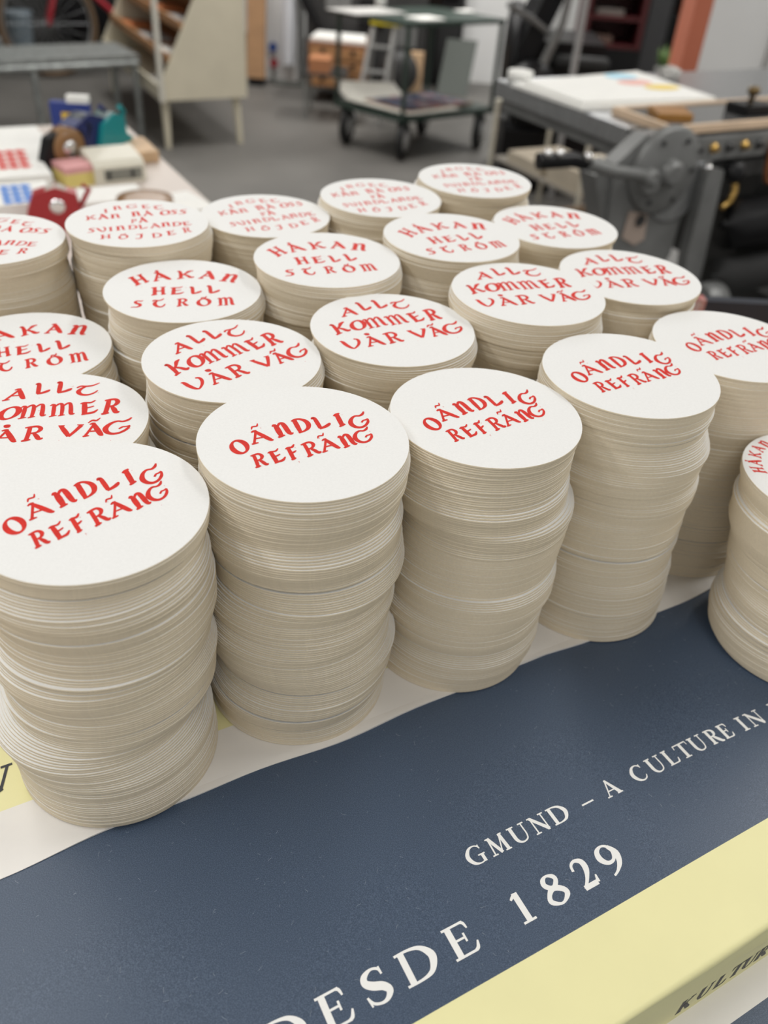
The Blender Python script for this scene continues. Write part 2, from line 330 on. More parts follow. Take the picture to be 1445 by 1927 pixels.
M_salmon = mat('salmon_paint', (0.52, 0.155, 0.085), 0.7, noise=(6, 0.06))

# ------------------------------------------------------------------ setting
struct(MB().box(-5, 5, -2.5, 9, -0.1, 0).build('floor', M_floor), 'grey concrete workshop floor', 'floor')
struct(MB().box(-5, 5, 9, 9.15, 0, 3).build('wall_back', M_wall), 'white back wall of the workshop', 'wall')
struct(MB().box(-5.15, -5, -2.5, 9.15, 0, 3).build('wall_left', M_wall), 'white left wall of the workshop', 'wall')
struct(MB().box(5, 5.15, -2.5, 9.15, 0, 3).build('wall_right', M_wall), 'white far right wall of the workshop', 'wall')
struct(MB().box(-5.15, 5.15, -2.5, 9.15, 3, 3.1).build('ceiling', M_wall), 'white workshop ceiling', 'ceiling')

# salmon-edged white partition behind the press, upper right
pa = gy(1283, 110, 3.7); pb = gy(1316, 110, 3.7); pa.z = pb.z = 0
pw = MB().frame(pb, Vector((1.9, -0.62, 0)), Vector((0.06, 0.3, 0)), Vector((0, 0, 2.98)))
pw_o = struct(pw.build('wall_partition', M_wall), 'white partition wall at the upper right, behind the press', 'wall')
MB().frame(pa, pb - pa, Vector((0.03, 0.3, 0)), Vector((0, 0, 2.98))).build('end_board', M_salmon, pw_o)['label'] = 'salmon red end of the partition'
sm_ = gy(1402, 110, 3.49); sm_.z = 0
dirp = Vector((1.9, -0.62, 0)).normalized()
sp = pb + dirp * 0.235
MB().frame(sp + Vector((-.004, -.012, 0)), dirp * 0.02, Vector((0, 0.012, 0)), Vector((0, 0, 2.98))).build('joint_strip', mat('grey_joint', (0.4, 0.39, 0.38), 0.7), pw_o)

# white pillar and white stub wall at the back
p0 = gy(476, 40, 7.0); p1 = gy(560, 40, 7.0)
struct(MB().box(p0.x, p1.x, 7.0, 7.4, 0, 3).build('wall_pillar', M_wall), 'white pillar left of the trolley', 'pillar')
p0 = gy(872, 60, 7.5); p1 = gy(1004, 60, 7.5)
struct(MB().box(p0.x, p1.x, 7.5, 7.9, 0, 3).build('wall_stub', M_wall), 'white wall behind the trolley', 'wall')

# ------------------------------------------------------------------ packing table
pt = thing('packing_table', W(0.3, 0.3, 0), 'work table carrying the wrapped paper packages', 'table')
MB().bbox(-0.5, 1.15, -0.14, 0.615, 0.83, 0.868, 0.004).build('table_top', M_palewood, pt)
for u, v in ((-0.45, -0.09), (1.1, -0.09), (-0.45, 0.565), (1.1, 0.565)):
    MB().lbox(u - 0.025, u + 0.025, v - 0.025, v + 0.025, 0, 0.83).build('leg', M_darkgrey, pt)

def wave(u, v):
    if v > 0.2: return 0.0
    k = min(1, (0.2 - v) / 0.06)
    return k * (0.0004 * math.sin(u * 17 + v * 9) + 0.0003 * math.sin(u * 41 - v * 23))

def package(name, u0, u1, v0, v1, z0, z1, bands, crease=False):
    """wrapped ream: bands = [(v upper limit, material index)] on the top, first band also on the front side"""
    r = 0.0032
    prof = [(v0, z0), (v0, z0 + .012), (v0, z0 + .024), (v0, z0 + .031), (v0, z0 + .034), (v0, z0 + .037), (v0, z0 + .040)]
    prof.append((v0, z1 - r - .0008))
    for k in range(0, 7):
        a = math.pi / 2 * k / 6
        prof.append((v0 + r - r * math.cos(a), z1 - r + r * math.sin(a)))
    vs_ = sorted(set([v0 + r + .001] + [b[0] for b in bands if b[0] < v1] + [v0 + r + i * 0.01 for i in range(1, 14)] + [v0 + .2, v0 + .3, v0 + .45]))
    vs_ = [q for q in vs_ if v0 + r + .0005 < q < v1 - r]
    prof += [(q, z1) for q in vs_]
    for k in range(0, 5):
        a = math.pi / 2 * k / 4
        prof.append((v1 - r + r * math.sin(a), z1 - r + r * math.cos(a)))
    prof.append((v1, z0))
    N = 100; mb = MB(); vs = []
    for i in range(N + 1):
        u = u0 + (u1 - u0) * i / N
        for v, z in prof:
            dz = wave(u, v) if (z == z1 and crease) else 0
            dv = 0
            if crease and v == v0:
                s = min(1, max(0, (u - .225) / .04)); dv = -0.0016 * s * math.exp(-((z - z0 - .0355) / .0035) ** 2) + (0.0002 * math.sin(u * 60 + z * 300) if z - z0 > .032 else 0)
            vs.append(W(u, v + dv, z + dz))
    n = len(prof); fs = []; ms = []
    def band(v):
        for lim, mi in bands:
            if v < lim: return mi
        return bands[-1][1]
    for i in range(N):
        for j in range(n - 1):
            mb_i = band((prof[j][0] + prof[j + 1][0]) / 2)
            fs.append((i * n + j, (i + 1) * n + j, (i + 1) * n + j + 1, i * n + j + 1)); ms.append(mb_i)
    mb.add(vs, fs, 0, True); mb.m[-len(fs):] = ms
    mb.add([vs[j] for j in range(n)], [list(range(n))], 2); mb.add([vs[N * n + j] for j in range(n)], [list(range(n))[::-1]], 2)
    mb.add([vs[0], vs[n - 1], vs[N * n + n - 1], vs[N * n]], [(0, 1, 2, 3)], 2)
    return mb.build(name, [M_yellow, M_navy, M_wpaper], None, W((u0 + u1) / 2, (v0 + v1) / 2, z0))

low = package('paper_package', -0.14, 0.64, -0.05, 0.68, 0.868, 0.930, [(0.0515, 1), (9, 2)])
tag(low, 'lower wrapped paper package, white and navy, showing at the bottom right corner', 'paper package')
top = package('paper_package', -0.11, 0.62, 0.065, 0.66, 0.930, ZT, [(0.103, 0), (0.2365, 1), (9, 2)], True)
tag(top, 'large paper package with yellow, navy and white bands beneath the coaster stacks', 'paper package')
# the sheet edge lapped over the navy band, white then yellow
mb = MB(); N = 90; rows = [0.2352, 0.24, 0.2668, 0.345, 0.45, 0.645]; vs = []
for i in range(N + 1):
    u = -0.108 + 0.726 * i / N
    for j, v in enumerate(rows):
        dv = 0.0012 * math.sin(u * 34) + 0.0008 * math.sin(u * 77 + 1) if j == 0 else 0
        lift = 0.0005 if j else 0.0009 + 0.0004 * math.sin(u * 50)
        vs.append(W(u, v + dv, ZT + lift))
n = len(rows)
for i in range(N):
    for j in range(n - 1):
        mb.m.append({0: 1, 1: 1, 2: 0, 3: 1, 4: 1}[j]); mb.sm.append(False)
        mb.f.append([i * n + j, (i + 1) * n + j, (i + 1) * n + j + 1, i * n + j + 1])
mb.v = vs
# underside rim
k0 = len(vs); mb.v += [W(-0.108 + 0.726 * i / N, 0.2352 + 0.0012 * math.sin((-0.108 + 0.726 * i / N) * 34) + 0.0008 * math.sin((-0.108 + 0.726 * i / N) * 77 + 1), ZT + .0002) for i in range(N + 1)]
for i in range(N): mb.f.append([i * n, k0 + i, k0 + i + 1, (i + 1) * n]); mb.m.append(1); mb.sm.append(False)
mb.build('overlapping_flap', [M_yellow, M_wpaper], top)['label'] = 'white and yellow edge of the wrapper lapped over the navy band'

def flat(u, v, dz=0.00015): return W(u, v, ZT + wave(u, v) + dz)
mb = MB()
bz, ch = 0.1148, 0.0136
for c, u0, u1 in (('D', .042, .0575), ('E', .0645, .0765), ('S', .0832, .0945), ('D', .1003, .1160), ('E', .1232, .1355), ('1', .1575, .1645), ('8', .1735, .1845), ('2', .1915, .2005), ('9', .2058, .2168)):
    strokes(mb, ROMAN[c], (u0, bz), (u1, bz), (u0 + .0003, bz + ch), flat)
def gb(u): return 0.1465 if u < .30 else 0.1465 - (u - .30) * 0.045
for c, u0, u1 in (('G', .1520, .1608), ('M', .1635, .1740), ('U', .1762, .1860), ('N', .1884, .1976), ('D', .1995, .2090), ('-', .2178, .2248), ('A', .2322, .2415), ('C', .2515, .2592), ('U', .2625, .2718), ('L', .2742, .2812), ('T', .2825, .2912), ('U', .2925, .3015), ('R', .3045, .3123), ('E', .3138, .3200), ('I', .3270, .3312), ('N', .3338, .3435), ('V', .3520, .3615)):
    strokes(mb, ROMAN[c], (u0, gb(u0)), (u1, gb(u1)), (u0, gb(u0) + .0088), flat)
mb.build('white_lettering', M_white_ink, top)['label'] = 'white lettering on the navy band'
mb = MB()
fl2 = lambda u, v: W(u, v, ZT + .0007)
strokes(mb, ROMAN['V'], (-.0352, .2778), (-.0198, .2778), (-.0352, .2914), fl2, bold=1.7)
mb.build('dark_lettering', M_navyink, top)['label'] = 'dark letter on the inner yellow band'
mb = MB()
sd = lambda u, z: W(u, 0.065 - 0.0001, z)
for c, u0 in (('K', .2135), ('U', .2255), ('L', .2370), ('T', .2460), ('U', .2545), ('R', .2640)):
    strokes(mb, ROMAN[c], (u0, .9365), (u0 + (.0085 if c != 'L' else .0072), .9365), (u0, .9492), sd, bold=1.5, lift=-EV)
mb.build('side_lettering', M_navyink, top)['label'] = 'dark lettering on the yellow side'

# lint on the navy band
rnd = random.Random(4)
mb = MB()
for i in range(300):
    u = rnd.uniform(-.08, .36); v = rnd.uniform(.105, .232)
    a = rnd.uniform(0, 6.3); l = rnd.choice((.0006, .0009, .0012, .0016, .0024)); c_ = rnd.uniform(-.6, .6)
    pts = []
    for k in range(4):
        s = k / 3 - .5
        pts.append(W(u + l * s * math.cos(a + c_ * s), v + l * s * math.sin(a + c_ * s), ZT + wave(u, v) + .00013))
    mb.tube(pts, .000032, 4)
tag(mb.build('lint', mat('lint_fibre', (0.46, 0.50, 0.55), 0.9)), 'tiny pale paper fibres scattered over the navy band', 'lint', kind='stuff')

# ------------------------------------------------------------------ coaster stacks
CR, PITCHZ = 0.0468, 0.00125
def coaster_geo(c, r, z0, z1, seg):
    ch = 0.00007
    vs = []
    for rr, z in ((r - ch, z0), (r, z0 + ch), (r, z1 - ch), (r - ch, z1)):
        for k in range(seg):
            q = 2 * math.pi * k / seg
            vs.append((c[0] + rr * math.cos(q), c[1] + rr * math.sin(q), z))
    return vs
def coaster_faces(seg, off=0):
    fs = [[off + k for k in range(seg)][::-1], [off + 3 * seg + k for k in range(seg)]]
    for j in range(3):
        for k in range(seg):
            l = (k + 1) % seg
            fs.append([off + j * seg + k, off + j * seg + l, off + (j + 1) * seg + l, off + (j + 1) * seg + k])
    return fs
def coaster_mesh(name, h, seg=112):
    me = bpy.data.meshes.new(name)
    me.from_pydata(coaster_geo((0, 0), CR, 0, h, seg), [], coaster_faces(seg))
    me.materials.append(M_face); me.materials.append(M_edge)
    me.polygons.foreach_set('material_index', [0, 0] + [1] * (3 * seg))
    me.polygons.foreach_set('use_smooth', [False] * 2 + [False] * seg + [True] * seg + [False] * seg)
    me.update(); return me
BLANK = coaster_mesh('coaster', PITCHZ - 0.00003)

DESIGN = {
'A': [('O',-27.45,-17.26,-21.45,-13.81,-32.62,-7.87),('A',-21.75,-8,-13.57,-3.2,-25.99,0.82),('~',-24.48,4.29,-21.64,7.08,-25.4,5.84),('n',-11.82,-0.95,-5.38,2.87,-15.87,8.44),('D',-3.57,4.07,1.91,7.9,-7.88,13.8),('L',5.08,8.57,10.72,12.1,0.8,17.3),('I',14.09,12.14,16.8,14.48,10.56,21.5),('G',20.4,10.56,28.1,15.76,17.02,20.84),('R',-17.55,-25.41,-12.48,-22.29,-21.15,-16.85),('E',-10.2,-21.04,-5.36,-17.49,-14.37,-13.45),('F',-3.55,-17.65,0.32,-14.71,-7.37,-9.11),('R',2.87,-14.16,8.46,-10.07,-1.15,-5.09),('A',9.2,-9.78,16.06,-4.99,6.16,-1.12),('~',5.65,1.25,8.34,3.77,4.89,2.78),('n',17.75,-4.92,23.54,-1.2,14.3,3.48),('G',23.3,-1.24,30.5,3.47,20.08,8.35)],
'B': [('A',-29.95,-2.07,-23.23,5.6,-35,7.54),('L',-22.18,11.47,-17.89,16.56,-29.71,19.16),('L',-14.9,18.2,-10.25,23.74,-22.33,26.51),('T',-5.49,21.3,1.65,29.16,-11.42,29.54),('K',-24.97,-25.04,-19.22,-16.69,-32.62,-15.62),('O',-18.47,-16.19,-12.22,-10.84,-24.16,-5.48),('m',-11.03,-9.65,-2.62,-0.4,-18.26,-0.63),('m',-0.79,0.18,7.45,8.5,-8.4,8.66),('E',10.13,10.29,15.24,16.54,2.1,18.19),('R',17.58,16.29,23.4,22.09,9.55,27.41),('U',-14.98,-41.62,-7.19,-33.65,-20.41,-31.79),('A',-3.94,-30.95,3.59,-23.92,-10.42,-22.21),('.',-10.38,-19.24,-8.34,-16.85,-11.28,-17.24),('R',5.24,-22.24,11.73,-15.8,-2.14,-12.76),('V',15.68,-11.38,23.57,-4.47,9.71,-2.65),('A',25.32,-3.29,31.62,2.86,18.37,5.51),('~',18.37,7.45,20.88,10.52,17.42,9.64),('G',31.27,2.42,39.11,10.9,24.73,12.92)],
'C': [('H',-29.97,-0.83,-23.59,6.77,-37.26,9.2),('A',-20.88,7.64,-11.9,13.02,-26.32,19.26),('.',-23.52,21.59,-22.08,22.53,-24.5,23.92),('K',-8.33,14.24,1.28,17.81,-11.14,25.68),('A',4.34,17.53,13.74,18.43,4.57,29.53),('n',17.07,16.82,26.98,15.08,19.29,28.22),('H',-17.06,-12.64,-9.26,-10.06,-19.73,-2.09),('E',-6.53,-9.51,0.91,-6.99,-8.68,0.19),('L',5.17,-6.7,10.71,-3.56,2.29,3.19),('L',15.19,-3.65,21.17,-0.26,12.02,6.99),('S',-23.9,-31.88,-18.1,-29.8,-25.58,-23.14),('T',-11.33,-29.13,-5.24,-26.85,-14.46,-19.54),('R',1.1,-25.33,7.28,-23.02,-1.05,-15.45),('O',12.84,-22.74,19.68,-20.57,10.57,-12.7),('~',12.42,-12.04,15.26,-10.63,11.83,-9.91),('m',24.19,-19.68,33.38,-16.89,21.9,-9.43)],
'D': [('I',-27.1,12.49,-24.83,14,-29.43,18.88),('n',-22.94,19.77,-17.6,22.46,-25.25,26.29),('G',-15.25,24.98,-8.97,27.93,-17.38,32.22),('E',-5.13,27.56,0.44,29.94,-7.6,34.14),('T',3.5,27.82,9.48,29.92,0.96,34.96),('K',-33.86,-4.72,-28.33,-0.66,-36.35,2.79),('A',-26.4,-1.09,-20.82,2.1,-29.66,8.13),('n',-19.81,2.71,-13.68,5.32,-21.79,10.1),('n',-7.21,10.04,-1.6,12.74,-9.86,18.15),('A',0.21,12.81,5.83,15.7,-2.13,21.23),('.',-0.77,22.33,0.29,22.98,-1.21,23.94),('O',10.71,16.92,16.16,19.59,8.58,26.23),('S',16.22,20.55,20.64,22.6,14.47,28.68),('S',22.02,22,26.84,25.1,20.04,30.09),('P',-4.1,-2.77,-0.3,-0.41,-5.9,3.43),('A',1.05,-0.97,5.96,1.84,-1.71,7.74),('.',-0.44,8.6,0.6,9.22,-0.87,10.15),('S',-25.44,-26.87,-21.57,-24.27,-27.67,-19.8),('U',-19.28,-25.07,-14.55,-21.75,-22.9,-17.45),('I',-13.24,-20.93,-11.1,-19.74,-15.53,-14.3),('n',-9.35,-18.81,-3.69,-16.27,-11.55,-11.61),('D',-2.34,-14.91,2.55,-12.54,-4.44,-8.14),('L',4.34,-12.62,9.14,-9.74,1.81,-5.75),('A',11.08,-9.27,16.84,-6.49,8.93,-1.37),('n',17.19,-5.53,22.65,-2.46,15.23,1.95),('D',23.89,-2.68,28.84,0.28,21.97,4.5),('E',30.62,0.36,35.97,3.08,27.85,6.84),('H',-14.21,-36.07,-8.16,-33.03,-16.19,-29.33),('O',-2.77,-33.88,2.12,-31.11,-4.85,-26.98),('~',-3.96,-26.11,-1.22,-24.63,-4.52,-24.24),('J',6.99,-31.12,11.66,-28.38,4.77,-23.38),('D',16.63,-26.56,21.92,-23.67,14.41,-19.42),('E',25.02,-19.94,30.32,-16.66,22.36,-12.95),('R',34.05,-12.73,38.61,-9.59,30.69,-4.9)],
}
def letter_mesh(key, h):
    mb = MB()
    for ch, x0, y0, x1, y1, x2, y2 in DESIGN[key]:
        strokes(mb, HAND[ch], (x0, y0), (x1, y1), (x2, y2), lambda x, y: Vector((x / 1000, y / 1000, h + 0.00006)), bold=1.3 if key != 'D' else 1.1)
    rs = random.Random(ord(key))
    for k in range(14 if key != 'D' else 0):            # stray specks of ink round the letters
        d_ = DESIGN[key][rs.randrange(len(DESIGN[key]))]
        x = d_[1] + (d_[3] - d_[1]) * rs.uniform(-.1, 1.2) + rs.uniform(-1, 1); y = d_[2] + (d_[6] - d_[2]) * rs.choice((-.12, 1.15)) + rs.uniform(-.6, .6)
        a_ = rs.uniform(0, 3.1); l_ = rs.uniform(.2, .7)
        strokes(mb, [('l', [(0, 0, 1), (1, 0, 1)])], (x, y), (x + l_ * math.cos(a_), y + l_ * math.sin(a_)), (x - .3 * math.sin(a_), y + .3 * math.cos(a_)), lambda x_, y_: Vector((x_ / 1000, y_ / 1000, h + 0.00006)), bold=.8)
    me = bpy.data.meshes.new('lettering')
    me.from_pydata(mb.v, [], mb.f); me.materials.append(M_red); me.update(); return me
LETTERS = {k: letter_mesh(k, PITCHZ - .00003) for k in 'ABCD'}

# name: top centre (mm), base shift (mm), height change (mm), print turn (deg), print offset (mm)
STK = {
 'A1': ((-117.1, 260.4), (-4.1, -5.3), -3.2, 12.9, (0.3, 0.6)),
 'A2': ((-38.0, 312.0), (-2.0, -3.7), 3.1, 0, (0.4, 0.2)),
 'A3': ((45.5, 355.2), (-2.2, -3.4), -1.9, 3.7, (0.2, -1.1)),
 'A4': ((124.7, 405.8), (5.4, -7.1), 0.8, 0, (-1.3, 1.1)),
 'A5': ((198.7, 467.0), (2.0, -4.0), -6, -0.9, (2, 2)),
 'B1': ((-165.5, 341.1), (0.0, 0.0), -17, -26.6, (-0.5, 2.3)),
 'B2': ((-86.7, 397.7), (1.4, 1.7), -5.4, 0, (0.4, 1)),
 'B3': ((-3.6, 441.6), (0.7, 2.9), -1.3, -15.4, (-0, 2.4)),
 'B4': ((76.6, 490.5), (1.7, 1.8), 6.2, -23.2, (-1.7, 3.2)),
 'B5': ((150.8, 548.3), (2.6, 0.7), -0.1, -26.8, (-0.2, 1.7)),
 'C1': ((-211.4, 426.5), (0.0, 0.0), -25, 11.2, (2.7, 1)),
 'C2': ((-132.7, 479.7), (2.1, 2.1), -5.3, 0, (1.2, 0.3)),
 'C3': ((-49.6, 523.5), (1.4, 3.3), 4.3, 6.4, (-1.7, 0.1)),
 'C4': ((30.7, 572.5), (2.2, 2.1), 8.1, 12, (1.5, -1.5)),
 'C5': ((111.4, 640.5), (0.0, 0.0), -1, 9.8, (-1.6, 1)),
 'D1': ((-268.0, 522.0), (2.6, 2.4), 0, -18.1, (-2, 1)),
 'D2': ((-181.8, 559.9), (2.4, 2.3), 4.7, 0, (0.2, -0.3)),
 'D3': ((-104.2, 615.5), (1.8, 0.6), -2.2, 9, (1.3, 0.2)),
 'D4': ((-22.3, 661.8), (2.1, 0.0), 3.2, 4.5, (-2.5, -2.9)),
 'D5': ((52.5, 721.3), (1.0, 0.0), 5, -0.2, (0.4, -0.6)),
 'E1': ((240.0, 382.0), (12.0, -12.0), -40.5, 50.9, (-25.1, 13.3)),
}
# sideways slip of the front stacks: (height fraction, right mm, towards camera mm)
SLIP = {
 'A1': [(0, 0, 0), (.12, -1, .5), (.24, -5, 1.5), (.27, -6.5, 2), (.33, -4, 0), (.36, -1, -.5), (.5, 0, 0), (.6, 1.2, 0), (.72, 1, 0), (.85, 0, .5), (1, 0, 0)],
 'A2': [(0, 0, 0), (.2, 1.5, 0), (.32, .5, 0), (.38, -1, 0), (.45, 1, .6), (.6, 2, 1), (.75, 1.2, .5), (.84, 0, .3), (.88, -.8, 0), (1, 0, 0)],
 'A3': [(0, 0, 0), (.15, 1.5, 0), (.3, 1, 0), (.34, 3.5, 0), (.5, 3.2, 1), (.62, 4.2, 1), (.72, 4.6, .5), (.745, 1.2, 0), (.85, .2, 0), (1, 0, 0)],
 'A4': [(0, 0, 0), (.3, 0, 0), (.5, .5, 0), (.66, .5, 0), (.71, 2.8, .5), (.77, 2.2, 0), (.8, -.8, 0), (.9, 0, 0), (1, 0, 0)],
 'E1': [(0, 0, 0), (.12, -1.5, 0), (.2, -1, 0), (.28, 1.5, 0), (.6, 1, 0), (.76, -1.5, 1), (.84, -3.5, 1.5), (.86, -.5, 0), (1, 0, 0)],
}
def slip(k, t):
    P = SLIP.get(k)
    if not P: return (0, 0)
    for a, b in zip(P, P[1:]):
        if t <= b[0]:
            s = (t - a[0]) / (b[0] - a[0]) if b[0] > a[0] else 1
            return (a[1] + (b[1] - a[1]) * s, -(a[2] + (b[2] - a[2]) * s))
    return (0, 0)
ORD = ['leftmost', 'second from the left', 'middle', 'fourth from the left', 'rightmost']
ROWL = {'A': ('reading OÄNDLIG REFRÄNG', 'front row'), 'B': ('reading ALLT KOMMER VÅR VÄG', 'second row'), 'C': ('with three spaced red lines', 'third row'), 'D': ('with five small red lines', 'back row')}
rnd = random.Random(11)
ZB = ZT + 0.0007
stuff_v, stuff_f, stuff_m = [], [], []
A3_SINGLE = 42
n_single = 0
for k, (tc_, bs, dz, rot, toff) in STK.items():
    base = Vector((tc_[0] + bs[0], tc_[1] + bs[1])) / 1000; topc = Vector(tc_) / 1000
    zb = ZB if k != 'E1' else ZT + 0.0009
    ztop = ZC + dz / 1000
    n = round((ztop - zb) / PITCHZ); ph = (ztop - zb) / n
    amp = 0.0013 if k[0] in 'BCD' else 0.0009
    clump = Vector((0, 0)); step = Vector((0, 0)); seg_left = 0
    for i in range(n):
        t = i / (n - 1)
        if seg_left <= 0:
            seg_left = rnd.randint(4, 13)
            if rnd.random() < .28: step = Vector((0, 0))
            else:
                a_ = rnd.uniform(0, 6.283)
                if clump.length > amp: a_ = math.atan2(-clump.y, -clump.x) + rnd.gauss(0, .6)
                m_ = rnd.uniform(.00016, .00055); step = Vector((math.cos(a_), math.sin(a_))) * m_
            if rnd.random() < .4: clump = clump + Vector((rnd.gauss(0, amp * .6), rnd.gauss(0, amp * .6)))
        seg_left -= 1
        clump = clump + step
        if clump.length > amp * 2: clump = clump * (amp * 2 / clump.length)
        sx, sy = slip(k, t)
        c = base.lerp(topc, t) + clump * min(1, (n - 1 - i) / 5) + Vector((sx, sy)) / 1000
        j_ = .00075 if rnd.random() < .05 else .0001
        c += Vector((rnd.gauss(0, j_), rnd.gauss(0, j_))) * (1 if i < n - 1 else 0)
        z = zb + i * ph
        if i == n - 1:
            me = coaster_mesh('printed_coaster', ph - .00003) if k == 'A1' else None
            o = bpy.data.objects.new('printed_coaster', BLANK); COL.objects.link(o)
            o.location = (c.x, c.y, z)
            key = 'C' if k == 'E1' else k[0]
            l = bpy.data.objects.new('lettering', LETTERS[key]); COL.objects.link(l); l.parent = o
            l.location = (toff[0] / 1000, toff[1] / 1000, 0); l.rotation_euler = (0, 0, R(rot))
            if k == 'E1': l.scale = (.55, .55, 1)
            l['label'] = 'red printed lettering'
            if k == 'E1':
                lab = 'printed coaster on the lone stack cut by the right edge, on the navy band'
            else:
                lab = 'coaster %s, %s in the %s' % (ROWL[key][0], ORD[int(k[1]) - 1], ROWL[key][1])
            tag(o, lab, 'coaster', 'printed coasters topping the stacks')
        elif k in ('A1', 'A2') or (k == 'A3' and i >= n - 1 - A3_SINGLE):
            o = bpy.data.objects.new('coaster', BLANK); COL.objects.link(o)
            o.location = (c.x, c.y, z); n_single += 1
            lab = {'A1': 'blank cream coaster below the printed one in the leftmost stack of the front row',
                   'A2': 'blank cream coaster below the printed one in the second front-row stack from the left',
                   'A3': 'blank cream coaster in the upper part of the middle stack of the front row'}[k]
            grp = {'A1': 'coasters in the leftmost front stack', 'A2': 'coasters in the second front stack', 'A3': 'upper coasters in the middle front stack'}[k]
            tag(o, lab, 'coaster', grp)
        else:
            seg = 96
            stuff_f += coaster_faces(seg, len(stuff_v)); stuff_m += [0, 0] + [1] * (3 * seg)
            stuff_v += coaster_geo((c.x, c.y), CR, z, z + ph - .00003, seg)
me = bpy.data.meshes.new('stacked_coasters'); me.from_pydata(stuff_v, [], stuff_f)
me.materials.append(M_face); me.materials.append(M_edge)
me.polygons.foreach_set('material_index', stuff_m); me.update()
o = bpy.data.objects.new('stacked_coasters', me); COL.objects.link(o)
tag(o, 'blank cream coasters in the stacks behind and right of the front left ones', 'coasters', kind='stuff')

# ------------------------------------------------------------------ navy box behind the stacks, right
nb = MB().frame((.334, .886, .8685), (.26, .018, 0), (-.001, .014, 0), (0, 0, .112))
nbo = tag(nb.build('navy_board', mat('navy_box_card', (.006, .010, .022), .4)), 'thin dark navy board standing on the table behind the rightmost front stack', 'board')
lp = MB().frame((.3262, .8855, .8685), (.0074, .0005, 0), (-.001, .014, 0), (0, 0, .113)); lp.build('end_label', mat('worn_label', (.42, .34, .31), .7, noise=(60, .5), col2=(.4, .1, .09)), nbo)['label'] = 'pale and red end of the board'

# ------------------------------------------------------------------ table at the left with bindery clutter
TZ = 0.85
lt = thing('work_table', W(0.05, 1.5, 0), 'pinkish white table at the left behind the stacks', 'table')
MB().bbox(-0.55, 0.475, 0.97, 2.02, TZ - .03, TZ, .004).build('table_top', M_tablelam, lt)
for u, v in ((-0.5, 1.02), (0.42, 1.02), (-0.5, 1.96), (0.42, 1.96)):
    MB().lbox(u - .02, u + .02, v - .02, v + .02, 0, TZ - .03).build('leg', M_greymetal, lt)

def sheet_stack(name, quad, z0, h, label, cat, m=None, group=None):
    mb = MB().prism([Vector((p.x, p.y, z0)) for p in quad], (0, 0, h))
    return tag(mb.build(name, m or M_paper), label, cat, group)
def lq(u0, u1, v0, v1, a=0):
    c = ((u0 + u1) / 2, (v0 + v1) / 2); q = []
    for x, y in ((u0, v0), (u1, v0), (u1, v1), (u0, v1)):
        dx, dy = x - c[0], y - c[1]
        q.append(W(c[0] + dx * math.cos(a) - dy * math.sin(a), c[1] + dx * math.sin(a) + dy * math.cos(a), 0))
    return q
M_bluei = mat('blue_ink', (.04, .20, .62), .6)
# far white sheet, sheets with red and blue prints
sheet_stack('paper_sheet', lq(-.03, .29, 1.79, 2.0), TZ + .0005, .004, 'white sheets at the far left end of the left table', 'paper')
sheet_stack('paper_sheet', lq(.365, .452, 1.80, 1.98, .05), TZ + .0005, .003, 'white sheet beside the blue packet at the far table edge', 'paper')
def dots(parent, u0, v0, nu, nv, du, dv, z, m, w, d):
    mb = MB()
    for i in range(nu):
        for j in range(nv):
            c = W(u0 + i * du + j * du * .12, v0 + j * dv, z)
            pts = [c + EU * (w * (.8 + .2 * math.cos(3 * q)) * math.cos(q)) + EV * (d * math.sin(q)) for q in [2 * math.pi * t / 14 for t in range(14)]]
            mb.add(pts, [list(range(14))])
    mb.build('printed_pattern', m, parent)
s1 = sheet_stack('print_stack', lq(.05, .240, 1.565, 1.755), TZ + .0005, .030, 'stack of white prints with a red pattern on the left table', 'prints')
dots(s1, .171, 1.625, 3, 4, .018, .030, TZ + .0308, M_red, .011, .013)
s2 = sheet_stack('print_stack', lq(-.01, .222, 1.425, 1.535), TZ + .0005, .030, 'stack of white prints with a blue pattern beside the red tape dispenser', 'prints')
dots(s2, .148, 1.44, 3, 4, .016, .024, TZ + .0308, M_bluei, .010, .011)

# blue packet with yellow sticks
bo = thing('pencil_packet', W(.345, 1.885, TZ), 'blue packet with a yellow striped front standing on the left table', 'packet')
c = gp(143, 280, TZ)
ex = Vector((.074, .008, 0)); ey = Vector((-.003, .022, 0)); o0 = c - ex * .5
MB().frame(o0, ex, ey, (-.004, .006, .082)).build('carton', mat('blue_card', (.012, .035, .22), .4), bo)
MB().frame(o0 + ex * .45 + Vector((-.004, .006, .0822)), ex * .55, ey, (0, 0, .012)).build('white_flap', M_paper, bo)
mb = MB()
for i in range(4):
    mb.frame(o0 + ex * (.3 + .14 * i) + Vector((-.001, -.003, .018)), ex * .12, (0, .0028, 0), (-.002, .003, .048))
mb.build('yellow_sticks', mat('yellow_card', (.78, .50, .02), .5), bo)

